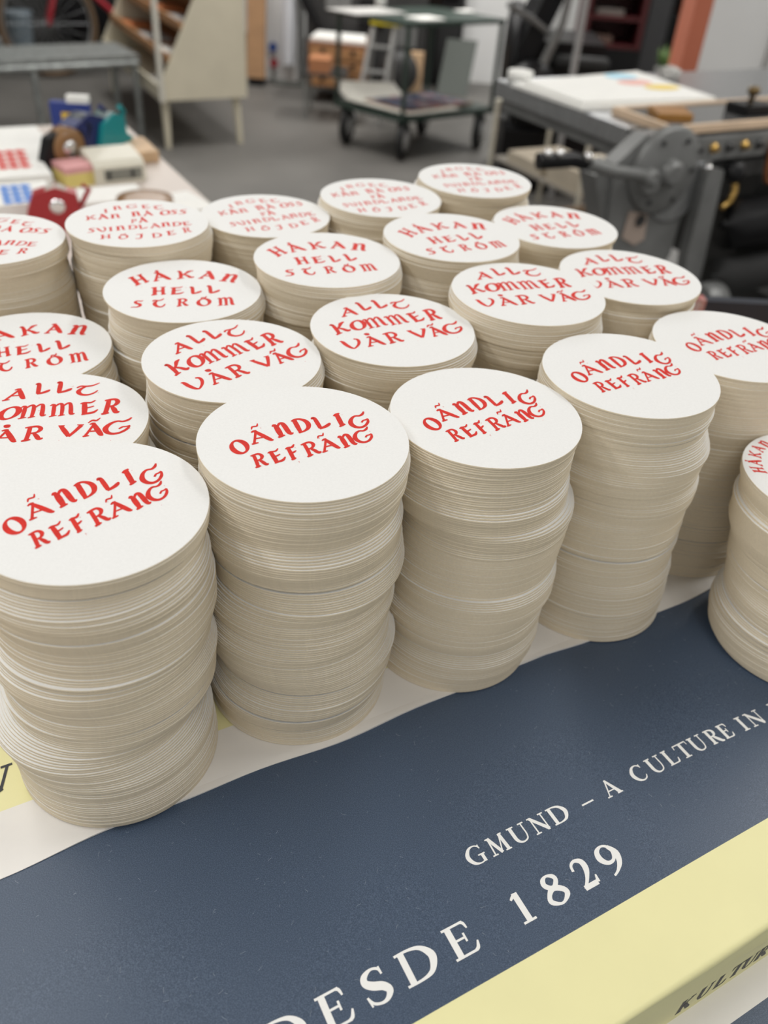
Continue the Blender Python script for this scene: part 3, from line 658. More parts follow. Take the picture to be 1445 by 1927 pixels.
def tape_dispenser(px, py, body, tape, label, s=1.0, rot=0.0, wide=.0):
    c = gp(px, py, TZ)
    t = thing('tape_dispenser', c, label, 'tape dispenser')
    d = Vector((math.cos(rot), math.sin(rot), 0)); n = Vector((-d.y, d.x, 0))
    side = [c + d * (x * s) + Vector((0, 0, z * s)) for x, z in ((-.06, 0), (.06, 0), (.072, .035), (.05, .045), (.045, .085), (.0, .10), (-.05, .085), (-.07, .04))]
    MB().prism([p - n * (.012 + wide) * s for p in side], n * (.024 + 2 * wide) * s).build('body', body, t)
    rc = c + Vector((0, 0, .058 * s)) - n * .016 * s
    MB().lathe(rc, n, [(.018 * s, .0), (.042 * s, .0), (.042 * s, .032 * s), (.018 * s, .032 * s)], 28).build('tape_roll', tape, t)
    MB().lathe(rc - n * .003, n, [(.006 * s, 0), (.017 * s, 0), (.017 * s, .038 * s), (.006 * s, .038 * s)], 20).build('hub', M_chrome, t)
    MB().tube([c + d * .05 * s + Vector((0, 0, .05 * s)), c + d * .075 * s + Vector((0, 0, .09 * s)), c + d * .060 * s + Vector((0, 0, .10 * s))], .006 * s, 8).build('handle', body, t)
    return t
M_btape = mat('brown_tape', (.25, .13, .05), .35); M_teal = mat('teal_plastic', (.0, .27, .29), .35); M_navyp = mat('navy_plastic', (.015, .025, .12), .35)
tape_dispenser(131, 326, M_black, M_btape, 'black tape dispenser with a brown roll beside the blue packet', .8, 1.05)
tape_dispenser(167, 310, M_navyp, mat('grey_tape', (.1, .11, .12), .4), 'navy tape dispenser between the brown and the teal one', .92, 1.25, .008)
tape_dispenser(210, 296, M_teal, mat('grey_tape2', (.22, .27, .27), .4), 'teal tape dispenser nearest the table edge', .82, 1.35, .008)
# note pad, pink over yellow
np_ = tag(MB().prism([p + Vector((0, 0, TZ + .0005)) for p in lq(.258, .312, 1.585, 1.645, .2)], (0, 0, .022)).build('note_pad', mat('yellow_pad', (.72, .60, .20), .7)), 'thick pad of yellow and pink note paper before the tape dispensers', 'note pad')
MB().prism([p + Vector((0, 0, TZ + .0226)) for p in lq(.258, .312, 1.585, 1.645, .2)], (0, 0, .01)).build('pink_sheets', mat('pink_pad', (.68, .34, .34), .7), np_)
# cream counter / scale
sc = thing('desk_scale', W(.37, 1.61, TZ), 'cream desk device with a dark display window on the left table', 'device')
def pl(poly, d, name, m, par):
    MB().prism(poly, d).build(name, m, par)
b0 = gp(182, 350, TZ); b1 = gp(276, 340, TZ); dd = (b1 - b0); dn = Vector((-dd.y, dd.x, 0)).normalized()
prof = [(0, .0005), (0, .03), (.014, .038), (.075, .046), (.082, .04), (.082, .0005)]
pl([b0 + dn * x + Vector((0, 0, z)) for x, z in prof], dd, 'housing', mat('cream_plastic', (.66, .63, .53), .45), sc)
pl([b0 + dd * .18 - dn * .0012 + Vector((0, 0, z)) for z in (.007, .025)] + [b0 + dd * .92 - dn * .0012 + Vector((0, 0, z)) for z in (.025, .007)], dn * .0011, 'display_window', mat('grey_window', (.22, .22, .19), .2), sc)
for f in (.23, .7):
    pl([b0 + dd * f - dn * .002 + Vector((0, 0, z)) for z in (.009, .023)] + [b0 + dd * (f + .07) - dn * .002 + Vector((0, 0, z)) for z in (.023, .009)], dn * .0007, 'button', M_darkgrey, sc)
# wood block, white carton, brown tape, red dispenser
tag(MB().bbox(.405, .462, 1.69, 1.80, TZ + .0005, TZ + .022, .003).build('wood_block', M_palewood), 'pale wooden block on the right edge of the left table', 'wood block')
tag(MB().bbox(.262, .372, 1.455, 1.535, TZ + .0005, TZ + .013, .002).build('carton', M_paper), 'flat white carton in front of the cream device', 'carton')
c = W(.352, 1.40, TZ + .0005)
tr = tag(MB().lathe(c, (0, 0, 1), [(.030, 0), (.045, 0), (.045, .03), (.030, .03)], 40).build('tape_roll', M_btape), 'roll of brown tape lying on the left table behind the back row', 'tape roll')
MB().lathe(c, (0, 0, 1), [(.0295, .001), (.0299, .001), (.0299, .029), (.0295, .029)], 40).build('core', M_tanboard, tr)
tape_dispenser(116, 430, M_redpaint, mat('clear_tape', (.5, .45, .4), .3), 'red tape dispenser behind the back-left stacks', .66, 0.35, .008)['label'] = 'red tape dispenser on the left table behind the back-left stacks'
c = W(.44, 1.49, TZ + .0005)
tag(MB().prism([p + Vector((0, 0, TZ + .0005)) for p in lq(.41, .465, 1.40, 1.50, .2)], (0, 0, .002)).build('paper_sheet', M_paper), 'small white sheet at the right edge of the left table by the brown tape', 'paper')

# ------------------------------------------------------------------ cylinder press at the right
PU, PV = 1.31, 1.28
pr = thing('proof_press', W(1.9, 1.5, 0), 'big grey hand-operated proof press at the right with a steel feed board', 'printing press')
MB().bbox(1.315, 2.6, 1.33, 1.80, .912, .950, .004).build('feed_board', M_steel, pr)
MB().lbox(1.335, 2.6, 1.345, 1.79, .885, .9118).build('board_frame', M_greymetal, pr)
# machine bed and frame
MB().bbox(1.72, 2.6, 1.30, 1.78, .60, .8645, .006).build('bed', M_darkgrey, pr)
MB().bbox(1.39, 2.6, 1.255, 1.2995, .895, .944, .004).build('side_rail', M_greymetal, pr)
for i in range(7):
    u = 1.44 + i * .045
    MB().lathe(W(u, 1.2545, .922), -EV, [(.010, 0), (.010, .006), (.005, .007), (.005, .014)], 14).build('brass_bolt' , M_brass if i % 2 else M_darkgrey, pr)
MB().lbox(1.50, 2.6, 1.262, 1.299, .855, .888).build('rack', M_darkgrey, pr)
# side frame: upright below the gear cover
poly = [(1.235, .905), (1.30, .955), (1.41, .955), (1.455, .90), (1.455, .70), (1.40, .60), (1.40, .0), (1.30, .0), (1.30, .66), (1.25, .78)]
MB().prism([W(u, 1.262, z) for u, z in poly], EV * .037).build('side_frame', M_greymetal, pr)
poly = [(1.468, .89), (1.515, .88), (1.545, .62), (1.50, .60), (1.478, .70)]
MB().prism([W(u, 1.235, z) for u, z in poly], EV * .026).build('stay_bar', M_greymetal, pr)
# gear cover: half-moon plates
gc = W(1.362, 1.2615, .886)
g = MB().lathe(gc, -EV, [(.086, 0), (.086, .012), (.078, .018), (.0, .018)], 48).build('gear_cover', mat('grey_cover_paint', (.19, .193, .19), .38, .2, noise=(14, .2)), pr)
MB().lathe(gc - EV * .018, -EV, [(.026, 0), (.026, .016), (.018, .022)], 24).build('hub', M_greymetal, g)
for a in range(6):
    q = a * 1.047
    MB().lathe(gc - EV * .0182 + EU * .066 * math.cos(q) + Vector((0, 0, .066 * math.sin(q))), -EV, [(.005, 0), (.005, .004)], 10).build('bolt', M_darkgrey, g)
MB().lathe(W(1.415, 1.262, .865), -EV, [(.085, 0), (.085, .006)], 40).build('gear_rim', M_steel, pr)
# crank with black handle and chrome ends
lev = MB().tube([W(1.31, 1.238, .873), W(1.27, 1.228, .893), W(1.20, 1.225, .905), W(1.135, 1.23, .922)], [.016, .012, .011, .013], 14).build('crank_arm', M_greymetal, pr)
MB().lathe(W(1.31, 1.262, .873), -EV, [(.026, 0), (.026, .03), (.02, .036)], 24).build('crank_boss', M_greymetal, pr)
MB().tube([W(1.138, 1.236, .921), W(1.11, 1.245, .928), W(1.04, 1.26, .926)], [.012, .014, .015], 14).build('handle', M_black, lev)
for u, v, z in ((1.128, 1.226, .936), (1.075, 1.244, .941), (1.052, 1.25, .941)):
    MB().lathe(W(u, v, z), (0, 0, 1), [(.001, -.008), (.006, -.006), (.0085, 0), (.006, .006), (.001, .008)], 14).build('chrome_ball', M_chrome, lev)
poly = [(1.195, .885), (1.24, .905), (1.30, .83), (1.30, .66), (1.27, .66), (1.25, .77)]
MB().prism([W(u, 1.27, z) for u, z in poly], EV * .05).build('bracket', M_greymetal, pr)
# knob, chrome pin, copper hook, brass hook on the side
MB().lathe(W(1.555, 1.254, .872), -EV, [(.020, 0), (.024, .014), (.02, .026), (.006, .03)], 20).build('black_knob', M_black, pr)
MB().lathe(W(1.475, 1.254, .885), -EV, [(.008, 0), (.010, .012), (.004, .018)], 16).build('chrome_pin', M_chrome, pr)
MB().tube([W(1.655, 1.248, .915), W(1.66, 1.246, .87), W(1.668, 1.244, .845), W(1.683, 1.244, .84)], .006, 10).build('copper_hook', M_copper, pr)
MB().tube([W(1.572, 1.25, .86), W(1.578, 1.244, .83), W(1.566, 1.24, .81), W(1.548, 1.24, .80)], .007, 10).build('brass_hook', M_brass, pr)
# ink rollers and dark workings below
for v, z, r_, ro in ((1.24, .76, .055, M_black), (1.225, .645, .045, M_rubber)):
    MB().lathe(W(1.58, v, z), EU, [(.01, -.02), (.01, 0), (r_, .002), (r_, .9), (.01, .902)], 28).build('roller', ro, pr)
MB().lathe(W(1.52, 1.20, .60), EU, [(.04, 0), (.045, .012), (.045, .05), (.02, .055)], 28).build('roller_end', M_greymetal, pr)
MB().lathe(W(1.56, 1.19, .615), EU, [(.008, -.06), (.008, 0)], 12).build('shaft', M_chrome, pr)
MB().lbox(1.42, 2.6, 1.16, 1.26, .46, .50).build('lower_rail', M_greymetal, pr)
MB().lbox(1.52, 2.6, 1.10, 1.14, .40, .44).build('lower_rail', M_greymetal, pr)
MB().lbox(1.72, 1.80, 1.08, 1.78, .10, .395).build('foot', M_darkgrey, pr)
MB().lbox(2.2, 2.3, 1.08, 1.78, .10, .395).build('foot', M_darkgrey, pr)
MB().lbox(1.66, 2.6, 1.05, 1.80, 0, .0995).build('base', M_darkgrey, pr)
# pinkish tag
tg = [W(1.298, 1.2605, .81), W(1.352, 1.2605, .80), W(1.36, 1.2605, .745), W(1.335, 1.2605, .735), W(1.295, 1.2605, .755)]
MB().prism(tg, -EV * .0015).build('tag', mat('pinkish_card', (.40, .32, .27), .7), pr)
MB().lathe(W(1.333, 1.258, .788), -EV, [(.012, 0), (.012, .003)], 16).build('tag_hole_cover', M_darkgrey, pr)

# paper stack with three overlapping ovals
q = [W(1.303, 1.72, 0), W(1.312, 1.478, 0), W(1.70, 1.45, 0), W(1.735, 1.77, 0)]
ps = sheet_stack('print_stack', q, .9505, .008, 'stack of white prints with blue, pink and yellow ovals on the press', 'prints')
q2 = [W(1.322, 1.70, 0), W(1.325, 1.49, 0), W(1.69, 1.462, 0), W(1.715, 1.752, 0)]
MB().prism([p + Vector((0, 0, .9587)) for p in q2], (0, 0, .007)).build('upper_sheets', M_paper, ps)
def oval(name, u, v, a, b, m, z, rot=0.0):
    pts = []
    for t in range(40):
        q_ = 2 * math.pi * t / 40; x, y = a * math.cos(q_), b * math.sin(q_)
        pts.append(W(u + x * math.cos(rot) - y * math.sin(rot), v + x * math.sin(rot) + y * math.cos(rot), z))
    MB().add(pts, [list(range(40))]).build(name, m, ps)
oval('blue_oval', 1.615, 1.70, .045, .034, mat('pale_blue_ink', (.36, .66, .80), .6), .9659)
oval('pink_oval', 1.60, 1.635, .048, .030, mat('pale_pink_ink', (.80, .42, .36), .6), .9661)
oval('yellow_oval', 1.632, 1.575, .050, .028, mat('pale_yellow_ink', (.82, .62, .12), .6), .9663)

# wooden tray with a glass plate
tr = thing('framed_plate', W(1.62, 1.34, .95), 'glass plate in a pale wooden frame lying on the press', 'framed plate')
a_, b_ = (1.362, 1.95), (1.262, 1.438)
MB().lbox(a_[0] + .012, a_[1] - .012, b_[0] + .012, b_[1] - .012, .9515, .962).build('plate', mat('dark_glass', (.10, .10, .10), .12, spec=.7), tr)
for n_, args in (('a', (a_[0], a_[1], b_[0], b_[0] + .0115)), ('b', (a_[0], a_[1], b_[1] - .0115, b_[1])), ('c', (a_[0], a_[0] + .0115, b_[0] + .0117, b_[1] - .0117)), ('d', (a_[1] - .0115, a_[1], b_[0] + .0117, b_[1] - .0117))):
    MB().lbox(*args, .9508, .966).build('frame_strip', mat('pale_frame_wood', (.72, .54, .38), .6, noise=(8, .15)), tr)
tag(MB().prism([p + Vector((0, 0, .9623)) for p in [W(1.42, 1.395, 0), W(1.385, 1.325, 0), W(1.455, 1.30, 0), W(1.492, 1.365, 0)]], (0, 0, .013)).build('printing_block', mat('amber_wood', (.36, .17, .035), .4, noise=(10, .2))), 'amber wooden printing block lying on the framed glass plate', 'printing block')
wt = thing('weight', W(1.655, 1.335, .962), 'black weight with a small knob on the glass plate at the right edge', 'weight')
MB().bbox(1.615, 1.70, 1.305, 1.365, .9623, .983, .003).build('base', M_black, wt)
MB().lathe(W(1.655, 1.335, .983), (0, 0, 1), [(.006, 0), (.006, .014), (.013, .018), (.013, .028), (.006, .032)], 20).build('knob', mat('dark_brass', (.16, .11, .05), .35, .8), wt)
# roll of tape on the far end of the feed board
c = gp(1055, 143, .95); c.z = .9505
tag(MB().lathe(W(1.36, 1.765, .951), (0, 0, 1), [(.022, 0), (.03, 0), (.03, .022), (.022, .022)], 28).build('tape_roll', M_paper), 'small white tape roll on the far corner of the press feed board', 'tape roll')
# crumpled wipes behind the print stack
rnd = random.Random(3)
bm = bmesh.new(); bmesh.ops.create_icosphere(bm, subdivisions=3, radius=.027)
for v_ in bm.verts: v_.co *= rnd.uniform(.7, 1.15); v_.co.z = max(v_.co.z * .7, -.012)
cw = MB().add([p.co + W(1.80, 1.72, .9626) for p in bm.verts], [[x.index for x in f.verts] for f in bm.faces]); bm.free()
tag(cw.build('crumpled_paper', mat('grey_wipe', (.5, .49, .47), .8)), 'crumpled white paper behind the print stack, beside the salmon partition end', 'crumpled paper')

# low stand with papers under the feed board, left of the press
def zq(px, z): return [gp(x, y, z) for x, y in px]
ls = thing('low_stand', gp(1020, 300, .1), 'low cream metal stand with papers left of the press', 'stand')
zt_ = .50
A_, B_ = zq([(938, 188), (1112, 258)], zt_)
p_ = (B_ - A_).normalized(); p_ = Vector((-p_.y, p_.x, 0))
if p_.y < 0: p_ = -p_
cn = [A_, B_, B_ + p_ * .34, A_ + p_ * .34]

M_creammetal = mat('cream_metal', (.55, .52, .43), .5)
for i in range(4):
    MB().tube([cn[i] + Vector((0, 0, .0)), Vector((cn[i].x, cn[i].y, .0))], .011, 8).build('leg', M_creammetal, ls)
    j = (i + 1) % 4
    MB().tube([cn[i], cn[j]], .010, 8).build('rim_bar', M_creammetal, ls)
def inset(c_, k, z): 
    m_ = sum(c_, Vector((0, 0, 0))) / 4
    return [Vector((m_.x + (p.x - m_.x) * k, m_.y + (p.y - m_.y) * k, z)) for p in c_]
MB().prism(inset(cn, .97, .24), (0, 0, .012)).build('shelf', mat('grey_shelf', (.25, .23, .20), .6), ls)
m_ = sum(cn, Vector((0, 0, 0))) / 4
M_kraft = mat('kraft_paper', (.48, .42, .33), .8, noise=(8, .15)); M_pinkish = mat('pinkish_print', (.42, .26, .24), .7, noise=(14, .4))
def loosesheet(cx, cy, a, w_, d_, z, h, label, m, nm='paper_stack'):
    e1 = Vector((math.cos(a), math.sin(a), 0)); e2 = Vector((-e1.y, e1.x, 0)); c_ = Vector((cx, cy, z))
    return tag(MB().prism([c_ - e1 * w_ / 2 - e2 * d_ / 2, c_ + e1 * w_ / 2 - e2 * d_ / 2, c_ + e1 * w_ / 2 + e2 * d_ / 2, c_ - e1 * w_ / 2 + e2 * d_ / 2], (0, 0, h)).build(nm, m), label, 'paper')
e_ = (cn[1] - cn[0]).normalized(); an = math.atan2(e_.y, e_.x)
s0 = cn[0] * .75 + cn[1] * .25; s1_ = cn[0] * .35 + cn[1] * .65
inw = (cn[3] - cn[0]).normalized()
c1 = m_ - e_ * .10
loosesheet(c1.x, c1.y, an, .26, .30, .2525, .05, 'pile of cream papers on the far end of the low stand', M_kraft)
c1 = m_ + e_ * .19
loosesheet(c1.x, c1.y, an, .24, .30, .2525, .09, 'taller pile of kraft papers on the near end of the low stand', M_kraft)
loosesheet(c1.x - .01, c1.y, an + .15, .20, .26, .343, .004, 'single cream sheet askew on the taller kraft paper pile', mat('cream_sheet', (.62, .57, .46), .7))
# floor-level crate of offcuts before the stand
cb = Vector((.62, 3.42, 0))
oc = thing('paper_crate', Vector((cb.x, cb.y, 0)), 'low brown crate of offcuts on the floor behind the back row, left of the press', 'crate')
e1 = Vector((math.cos(TH), math.sin(TH), 0)); e2 = Vector((-e1.y, e1.x, 0)); cb0 = Vector((cb.x, cb.y, 0)) - e1 * .25 - e2 * .15
M_crate = mat('crate_board', (.20, .14, .09), .7)
MB().frame(cb0, e1 * .5, e2 * .012, (0, 0, .24)).build('side', M_crate, oc)
MB().frame(cb0 + e2 * .3, e1 * .5, e2 * .012, (0, 0, .24)).build('side', M_crate, oc)
MB().frame(cb0 + e2 * .0122, e1 * .012, e2 * .2876, (0, 0, .24)).build('end', M_crate, oc)
MB().frame(cb0 + e1 * .488 + e2 * .0122, e1 * .012, e2 * .2876, (0, 0, .24)).build('end', M_crate, oc)
MB().frame(cb0 + e1 * .0125 + e2 * .0125, e1 * .475, e2 * .287, (0, 0, .012)).build('bottom', M_crate, oc)
for i, (m2, lb) in enumerate(((M_kraft, 'kraft offcuts filling the crate left of the press'), (M_pinkish, 'pinkish printed sheet on top of the offcut crate'))):
    cc = cb0 + e1 * .25 + e2 * .155
    loosesheet(cc.x, cc.y, TH + .03 * i, .44 - .1 * i, .25 - .06 * i, .0125 + i * .1865, .185 if i == 0 else .004, lb, m2)

# ------------------------------------------------------------------ cream display rack
FL = Vector((-1.376, 4.878, 0)); FR = Vector((-.962, 5.139, 0))
sd_ = (FR - FL).normalized(); ln = Vector((-.72, 1.29, 0)).normalized(); DEP = .49; LEN = 1.45
dr = thing('display_rack', (FL + FR) / 2 + ln * LEN / 2, 'cream display rack with a slanted side and wooden shelves on splayed legs', 'display rack')
def rk(s, l, z): return FL + sd_ * s + ln * l + Vector((0, 0, z))
sidep = [(0, .25), (0, .33), (.43, 1.12), (.49, 1.12), (.49, .25)]
MB().prism([rk(s, 0, z) for s, z in sidep], ln * .022).build('side_panel', M_cream, dr)
MB().prism([rk(s, LEN - .022, z) for s, z in sidep], ln * .022).build('side_panel', M_cream, dr)
MB().frame(rk(.47, .0225, .25), sd_ * .018, ln * (LEN - .045), (0, 0, .87)).build('back_panel', M_wood, dr)
MB().frame(rk(.0, .0225, .25), sd_ * .469, ln * (LEN - .045), (0, 0, .022)).build('base_board', M_cream, dr)
MB().frame(rk(-.012, .0, .25), sd_ * .0118, ln * LEN, (0, 0, .075)).build('front_lip', M_cream, dr)
for s, l in ((.03, .06), (.44, .06), (.03, LEN - .06), (.44, LEN - .06)):
    a = rk(s, l, .2495); o_ = (rk(s, l, 0) - rk(.235, LEN / 2, 0)).normalized()
    MB().tube([a, rk(s, l, 0) + Vector((o_.x * .03, o_.y * .03, .0))], [.024, .015], 12).build('leg', M_cream, dr)
MB().frame(rk(-.016, -.03, .25), sd_ * .026, ln * .026, (0, 0, .87)).build('front_post', mat('cream_post', (.62, .60, .53), .5), dr)
ks = (.43, .58, .73, .88, 1.03)
for z in ks:
    s0_ = .43 * (z - .33) / .79 + .01
    MB().prism([rk(s0_, .0225, z), rk(.469, .0225, z - .03), rk(.469, .0225, z - .015), rk(s0_, .0225, z + .015)], ln * (LEN - .045)).build('shelf', M_wood, dr)
    MB().frame(rk(s0_ - .012, .0225, z - .005), sd_ * .0118, ln * (LEN - .045), (0, 0, .045)).build('shelf_lip', M_wood, dr)
rnd = random.Random(8)
where = ('lowest', 'second lowest', 'middle', 'second highest', 'top')
kc = [('white booklet', (.62, .60, .56)), ('grey booklet', (.35, .34, .33)), ('orange booklet', (.50, .17, .06)), ('beige booklet', (.55, .45, .33))]
for zi, z in enumerate(ks[:3]):
    s0_ = .43 * (z - .33) / .79 + .02
    for j in range(3):
        l0 = .14 + j * .45 + .03 * zi; nm, cc = kc[(zi + j) % 4]
        sl = Vector((0, 0, -.03)) * (1 / (.469 - s0_ + .01)) + sd_
        b_0 = rk(s0_ + .006, l0, z + .0185)
        tag(MB().frame(b_0, sl * .16, ln * .22, (0, 0, .012)).build('booklet', mat(nm.replace(' ', '_'), cc, .7)), '%s %s on the %s shelf of the cream rack' % (('near', 'middle', 'far')[j], nm, where[zi]), 'booklet', 'booklets in the cream rack')
b_0 = rk(.02, .12, .2725)
tag(MB().frame(b_0, sd_ * .16, ln * .34, (0, 0, .02)).build('paper_pile', M_paper), 'white papers lying in the bottom of the cream rack', 'paper')

# ------------------------------------------------------------------ galvanised mesh table
mz = .42
ga = gp(262, 104, mz); gb_ = gp(-60, 118, mz); gc_ = gp(216, 79, mz); gd = gb_ + (gc_ - ga)
mt = thing('mesh_table', (ga + gd) / 2 - Vector((0, 0, mz)), 'low galvanised table with a mottled metal top, upper left corner', 'table')
MB().prism([p - Vector((0, 0, .02)) for p in (ga, gb_, gd, gc_)], (0, 0, .02)).build('table_top', M_galv, mt)
ctr = (ga + gd) / 2
for p, q_ in ((ga, gb_), (gb_, gd), (gd, gc_), (gc_, ga)):
    P = p + (ctr - p) * .03 - Vector((0, 0, .04)); Q = q_ + (ctr - q_) * .03 - Vector((0, 0, .04))
    MB().tube([P, Q], .018, 8).build('apron_rail', M_galv, mt)
for p in (ga, gb_, gc_, gd):
    P = p + (ctr - p) * .06; MB().tube([Vector((P.x, P.y, 0)), Vector((P.x, P.y, mz - .0205))], .018, 10).build('leg', M_galv, mt)
P = ga + (gb_ - ga) * .66; P += (ctr - P) * .06
MB().tube([Vector((P.x, P.y, 0)), Vector((P.x, P.y, mz - .0205))], .018, 10).build('leg', M_galv, mt)

# ------------------------------------------------------------------ bicycle
by = 6.45
h = gy(97, 88, by); wr = .31; hub = Vector((h.x, by, wr + .022))
bk = thing('bicycle', Vector((hub.x + .5, by + .2, 0)), 'red bicycle standing behind the galvanised table', 'bicycle')
bd = Vector((.86, .5, 0)).normalized()
def wheel(c_):
    ring_ = [c_ + bd * wr * math.cos(2 * math.pi * k / 40) + Vector((0, 0, wr * math.sin(2 * math.pi * k / 40))) for k in range(40)]
    t = MB().tube(ring_, .021, 8, close=True).build('tyre', mat('tan_tyre', (.12, .075, .04), .6), bk)
    ring2 = [c_ + bd * (wr - .028) * math.cos(2 * math.pi * k / 40) + Vector((0, 0, (wr - .028) * math.sin(2 * math.pi * k / 40))) for k in range(40)]
    MB().tube(ring2, .009, 6, close=True).build('rim', M_steel, t)
    mb = MB()
    for k in range(20):
        q = 2 * math.pi * k / 20
        mb.tube([c_, c_ + bd * (wr - .03) * math.cos(q) + Vector((0, 0, (wr - .03) * math.sin(q)))], .0018, 4)
    mb.build('spokes', M_steel, t)
    MB().lathe(c_ - bd.cross(Vector((0, 0, 1))) * .03, bd.cross(Vector((0, 0, 1))), [(.01, -.02), (.025, 0), (.02, .03), (.025, .06), (.01, .08)], 14).build('hub', M_steel, t)
wheel(hub); rear = hub + bd * 1.0; wheel(rear)
M_bred = mat('bicycle_red', (.30, .012, .022), .3)
head = hub + bd * .16 + Vector((0, 0, .42)); headl = hub + bd * .12 + Vector((0, 0, .33)); bb = hub + bd * .57 + Vector((0, 0, -.04)); seat = hub + bd * .74 + Vector((0, 0, .42))
side_n = bd.cross(Vector((0, 0, 1)))
for k in (-1, 1): MB().tube([hub + side_n * .05 * k, headl + side_n * .045 * k, headl + Vector((0, 0, .02))], .014, 8).build('fork_blade', M_bred, bk)
MB().tube([headl, head + (head - headl) * .8], .02, 10).build('head_tube', M_bred, bk)
MB().tube([headl + Vector((0, 0, .02)), bb], .02, 10).build('down_tube', M_bred, bk)
MB().tube([head, seat], .017, 10).build('top_tube', M_bred, bk)
MB().tube([bb, seat + (seat - bb) * .15], .017, 10).build('seat_tube', M_bred, bk)
for k in (-1, 1):
    MB().tube([bb + side_n * .03 * k, rear + side_n * .05 * k], .01, 8).build('chain_stay', M_bred, bk)
    MB().tube([seat + side_n * .02 * k, rear + side_n * .05 * k], .009, 8).build('seat_stay', M_bred, bk)
hb = head + (head - headl) * .8
MB().tube([hb + side_n * .28 + bd * .12, hb + side_n * .2, hb, hb - side_n * .2, hb - side_n * .28 + bd * .12], .012, 8).build('handlebar', M_chrome, bk)
st = seat + (seat - bb) * .17
MB().prism([st + bd * -.14, st + bd * .12 + side_n * .07, st + bd * .13, st + bd * .12 - side_n * .07], (0, 0, .04)).build('saddle', M_black, bk)

# dark machinery and crates behind the bicycle
mc = thing('dark_machine', Vector((-2.6, 7.6, 0)), 'dark machine behind the bicycle, top left corner', 'machine')  # machine itself is black and dark grey
MB().box(-4.2, -1.75, 7.3, 8.0, 0, .5).build('base', M_darkgrey, mc)
MB().box(-4.2, -1.75, 7.45, 8.0, .5005, 1.3).build('body', M_black, mc)
MB().lathe((-2.6, 7.27, .34), (0, 1, 0), [(.06, -.04), (.26, -.03), (.26, .02), (.06, .03)], 32).build('flywheel', M_black, mc)
MB().lathe((-3.2, 7.42, .8), (0, 1, 0), [(.05, -.02), (.2, -.015), (.2, .02)], 28).build('pulley', M_darkgrey, mc)
for (px, py, w_, hh, lb, mm) in ((40, 55, .16, .2, 'pale bluish tub on the dark machine base, top left', mat('pale_blue_plastic', (.17, .21, .24), .4)), (2, 112, .12, .12, 'grey plastic tub lower on the floor behind the galvanised table', mat('grey_plastic', (.25, .26, .26), .4))):
    c = gy(px, py, 6.95)
    zz = .0005
    t = tag(MB().lathe((c.x, c.y, zz), (0, 0, 1), [(w_ * .4, 0), (w_ * .55, max(.12, c.z + hh * .5)), (w_ * .6, max(.12, c.z + hh * .5) + .02), (w_ * .5, max(.12, c.z + hh * .5) + .02)], 24).build('plastic_tub', mm), lb, 'tub')

# ------------------------------------------------------------------ plank, pipe, hose by the pillar
c = gy(486, 190, 6.75)
tag(MB().frame((c.x - .075, 6.72, .05), (.13, 0, 0), (0, .05, 0), (-.0, .14, .72)).build('board', M_tanboard), 'tan board leaning against the white pillar', 'board')
tag(MB().frame((c.x - .06, 6.70, 0), (.11, 0, 0), (0, .13, 0), (0, 0, .0495)).build('foot_block', M_black), 'black block under the tan board', 'block')
c = gy(542, 100, 6.93)
tag(MB().tube([(c.x, 6.94, .12), (c.x, 6.94, 2.6)], .045, 16).build('drain_pipe', mat('white_pipe', (.66, .68, .72), .4)), 'white vertical pipe in front of the white pillar', 'pipe')
pts = [gy(x, y, 6.8) for x, y in ((516, 132), (514, 150), (520, 172), (532, 186), (552, 189))] + [Vector((-.80, 6.75, .03))]
pts = [Vector((p.x, p.y, max(p.z, .014))) for p in pts]
sm2 = [Vector(p) for p in catmull([tuple(p) for p in pts], 6)]
tag(MB().tube(sm2, .012, 8).build('hose', mat('grey_hose', (.10, .11, .10), .6)), 'grey hose curling down to the floor at the white pillar', 'hose')
for (px, py, cc, lb) in ((514, 88, (.02, .07, .3), 'blue valve cap beside the white pillar'), (516, 118, (.35, .015, .03), 'red valve handle beside the white pillar')):
    c = gy(px, py, 6.965)
    tag(MB().lathe((c.x, 6.998, c.z), (0, -1, 0), [(.012, 0), (.012, .03), (.03, .032), (.03, .055)], 18).build('valve', mat(lb.split()[0] + '_valve', cc, .4)), lb, 'valve')

# ------------------------------------------------------------------ dark green trolley
tl = Vector((-.489, 5.325, 0)); tf = Vector((-.08, 5.025, 0)); trr = Vector((.461, 5.476, 0)); tb = tl + trr - tf
tc4 = (tl + trr) / 2
ty = thing('trolley', tc4, 'dark green two-tier trolley on big black casters', 'trolley')
def deck(z, h, name):
    MB().prism([p + Vector((0, 0, z)) for p in (tl, tf, trr, tb)], (0, 0, h)).build(name, M_green, ty)
deck(.205, .03, 'lower_deck'); deck(.672, .022, 'upper_deck')
for p in (tl, tf, trr, tb):
    P = p + (tc4 - p) * .04
    MB().tube([P + Vector((0, 0, .235)), P + Vector((0, 0, .672))], .014, 8).build('post', M_green, ty)
for i, p in enumerate((tl, tf, trr, tb)):
    P = p + (tc4 - p) * .17
    d = Vector((.9, -.25, 0)).normalized(); n = Vector((-d.y, d.x, 0))
    w_ = MB().lathe(P + Vector((0, 0, .0995)) - d * .02 , d, [(.02, -.0), (.085, .0), (.099, .008), (.099, .036), (.085, .044), (.02, .044)], 28).build('caster', M_rubber, ty)
    MB().lathe(P + Vector((0, 0, .0995)) - d * .024, d, [(.012, 0), (.055, .001), (.055, .051), (.012, .052)], 20).build('wheel_disc', mat('wheel_grey', (.42, .42, .41), .5), w_)
    MB().prism([P + n * .03 + Vector((0, 0, .204)) - d * .03, P - n * .03 + Vector((0, 0, .204)) - d * .03, P - n * .012 + Vector((0, 0, .08)) - d * .03, P + n * .012 + Vector((0, 0, .08)) - d * .03], d * .004).build('fork', M_darkgrey, w_)
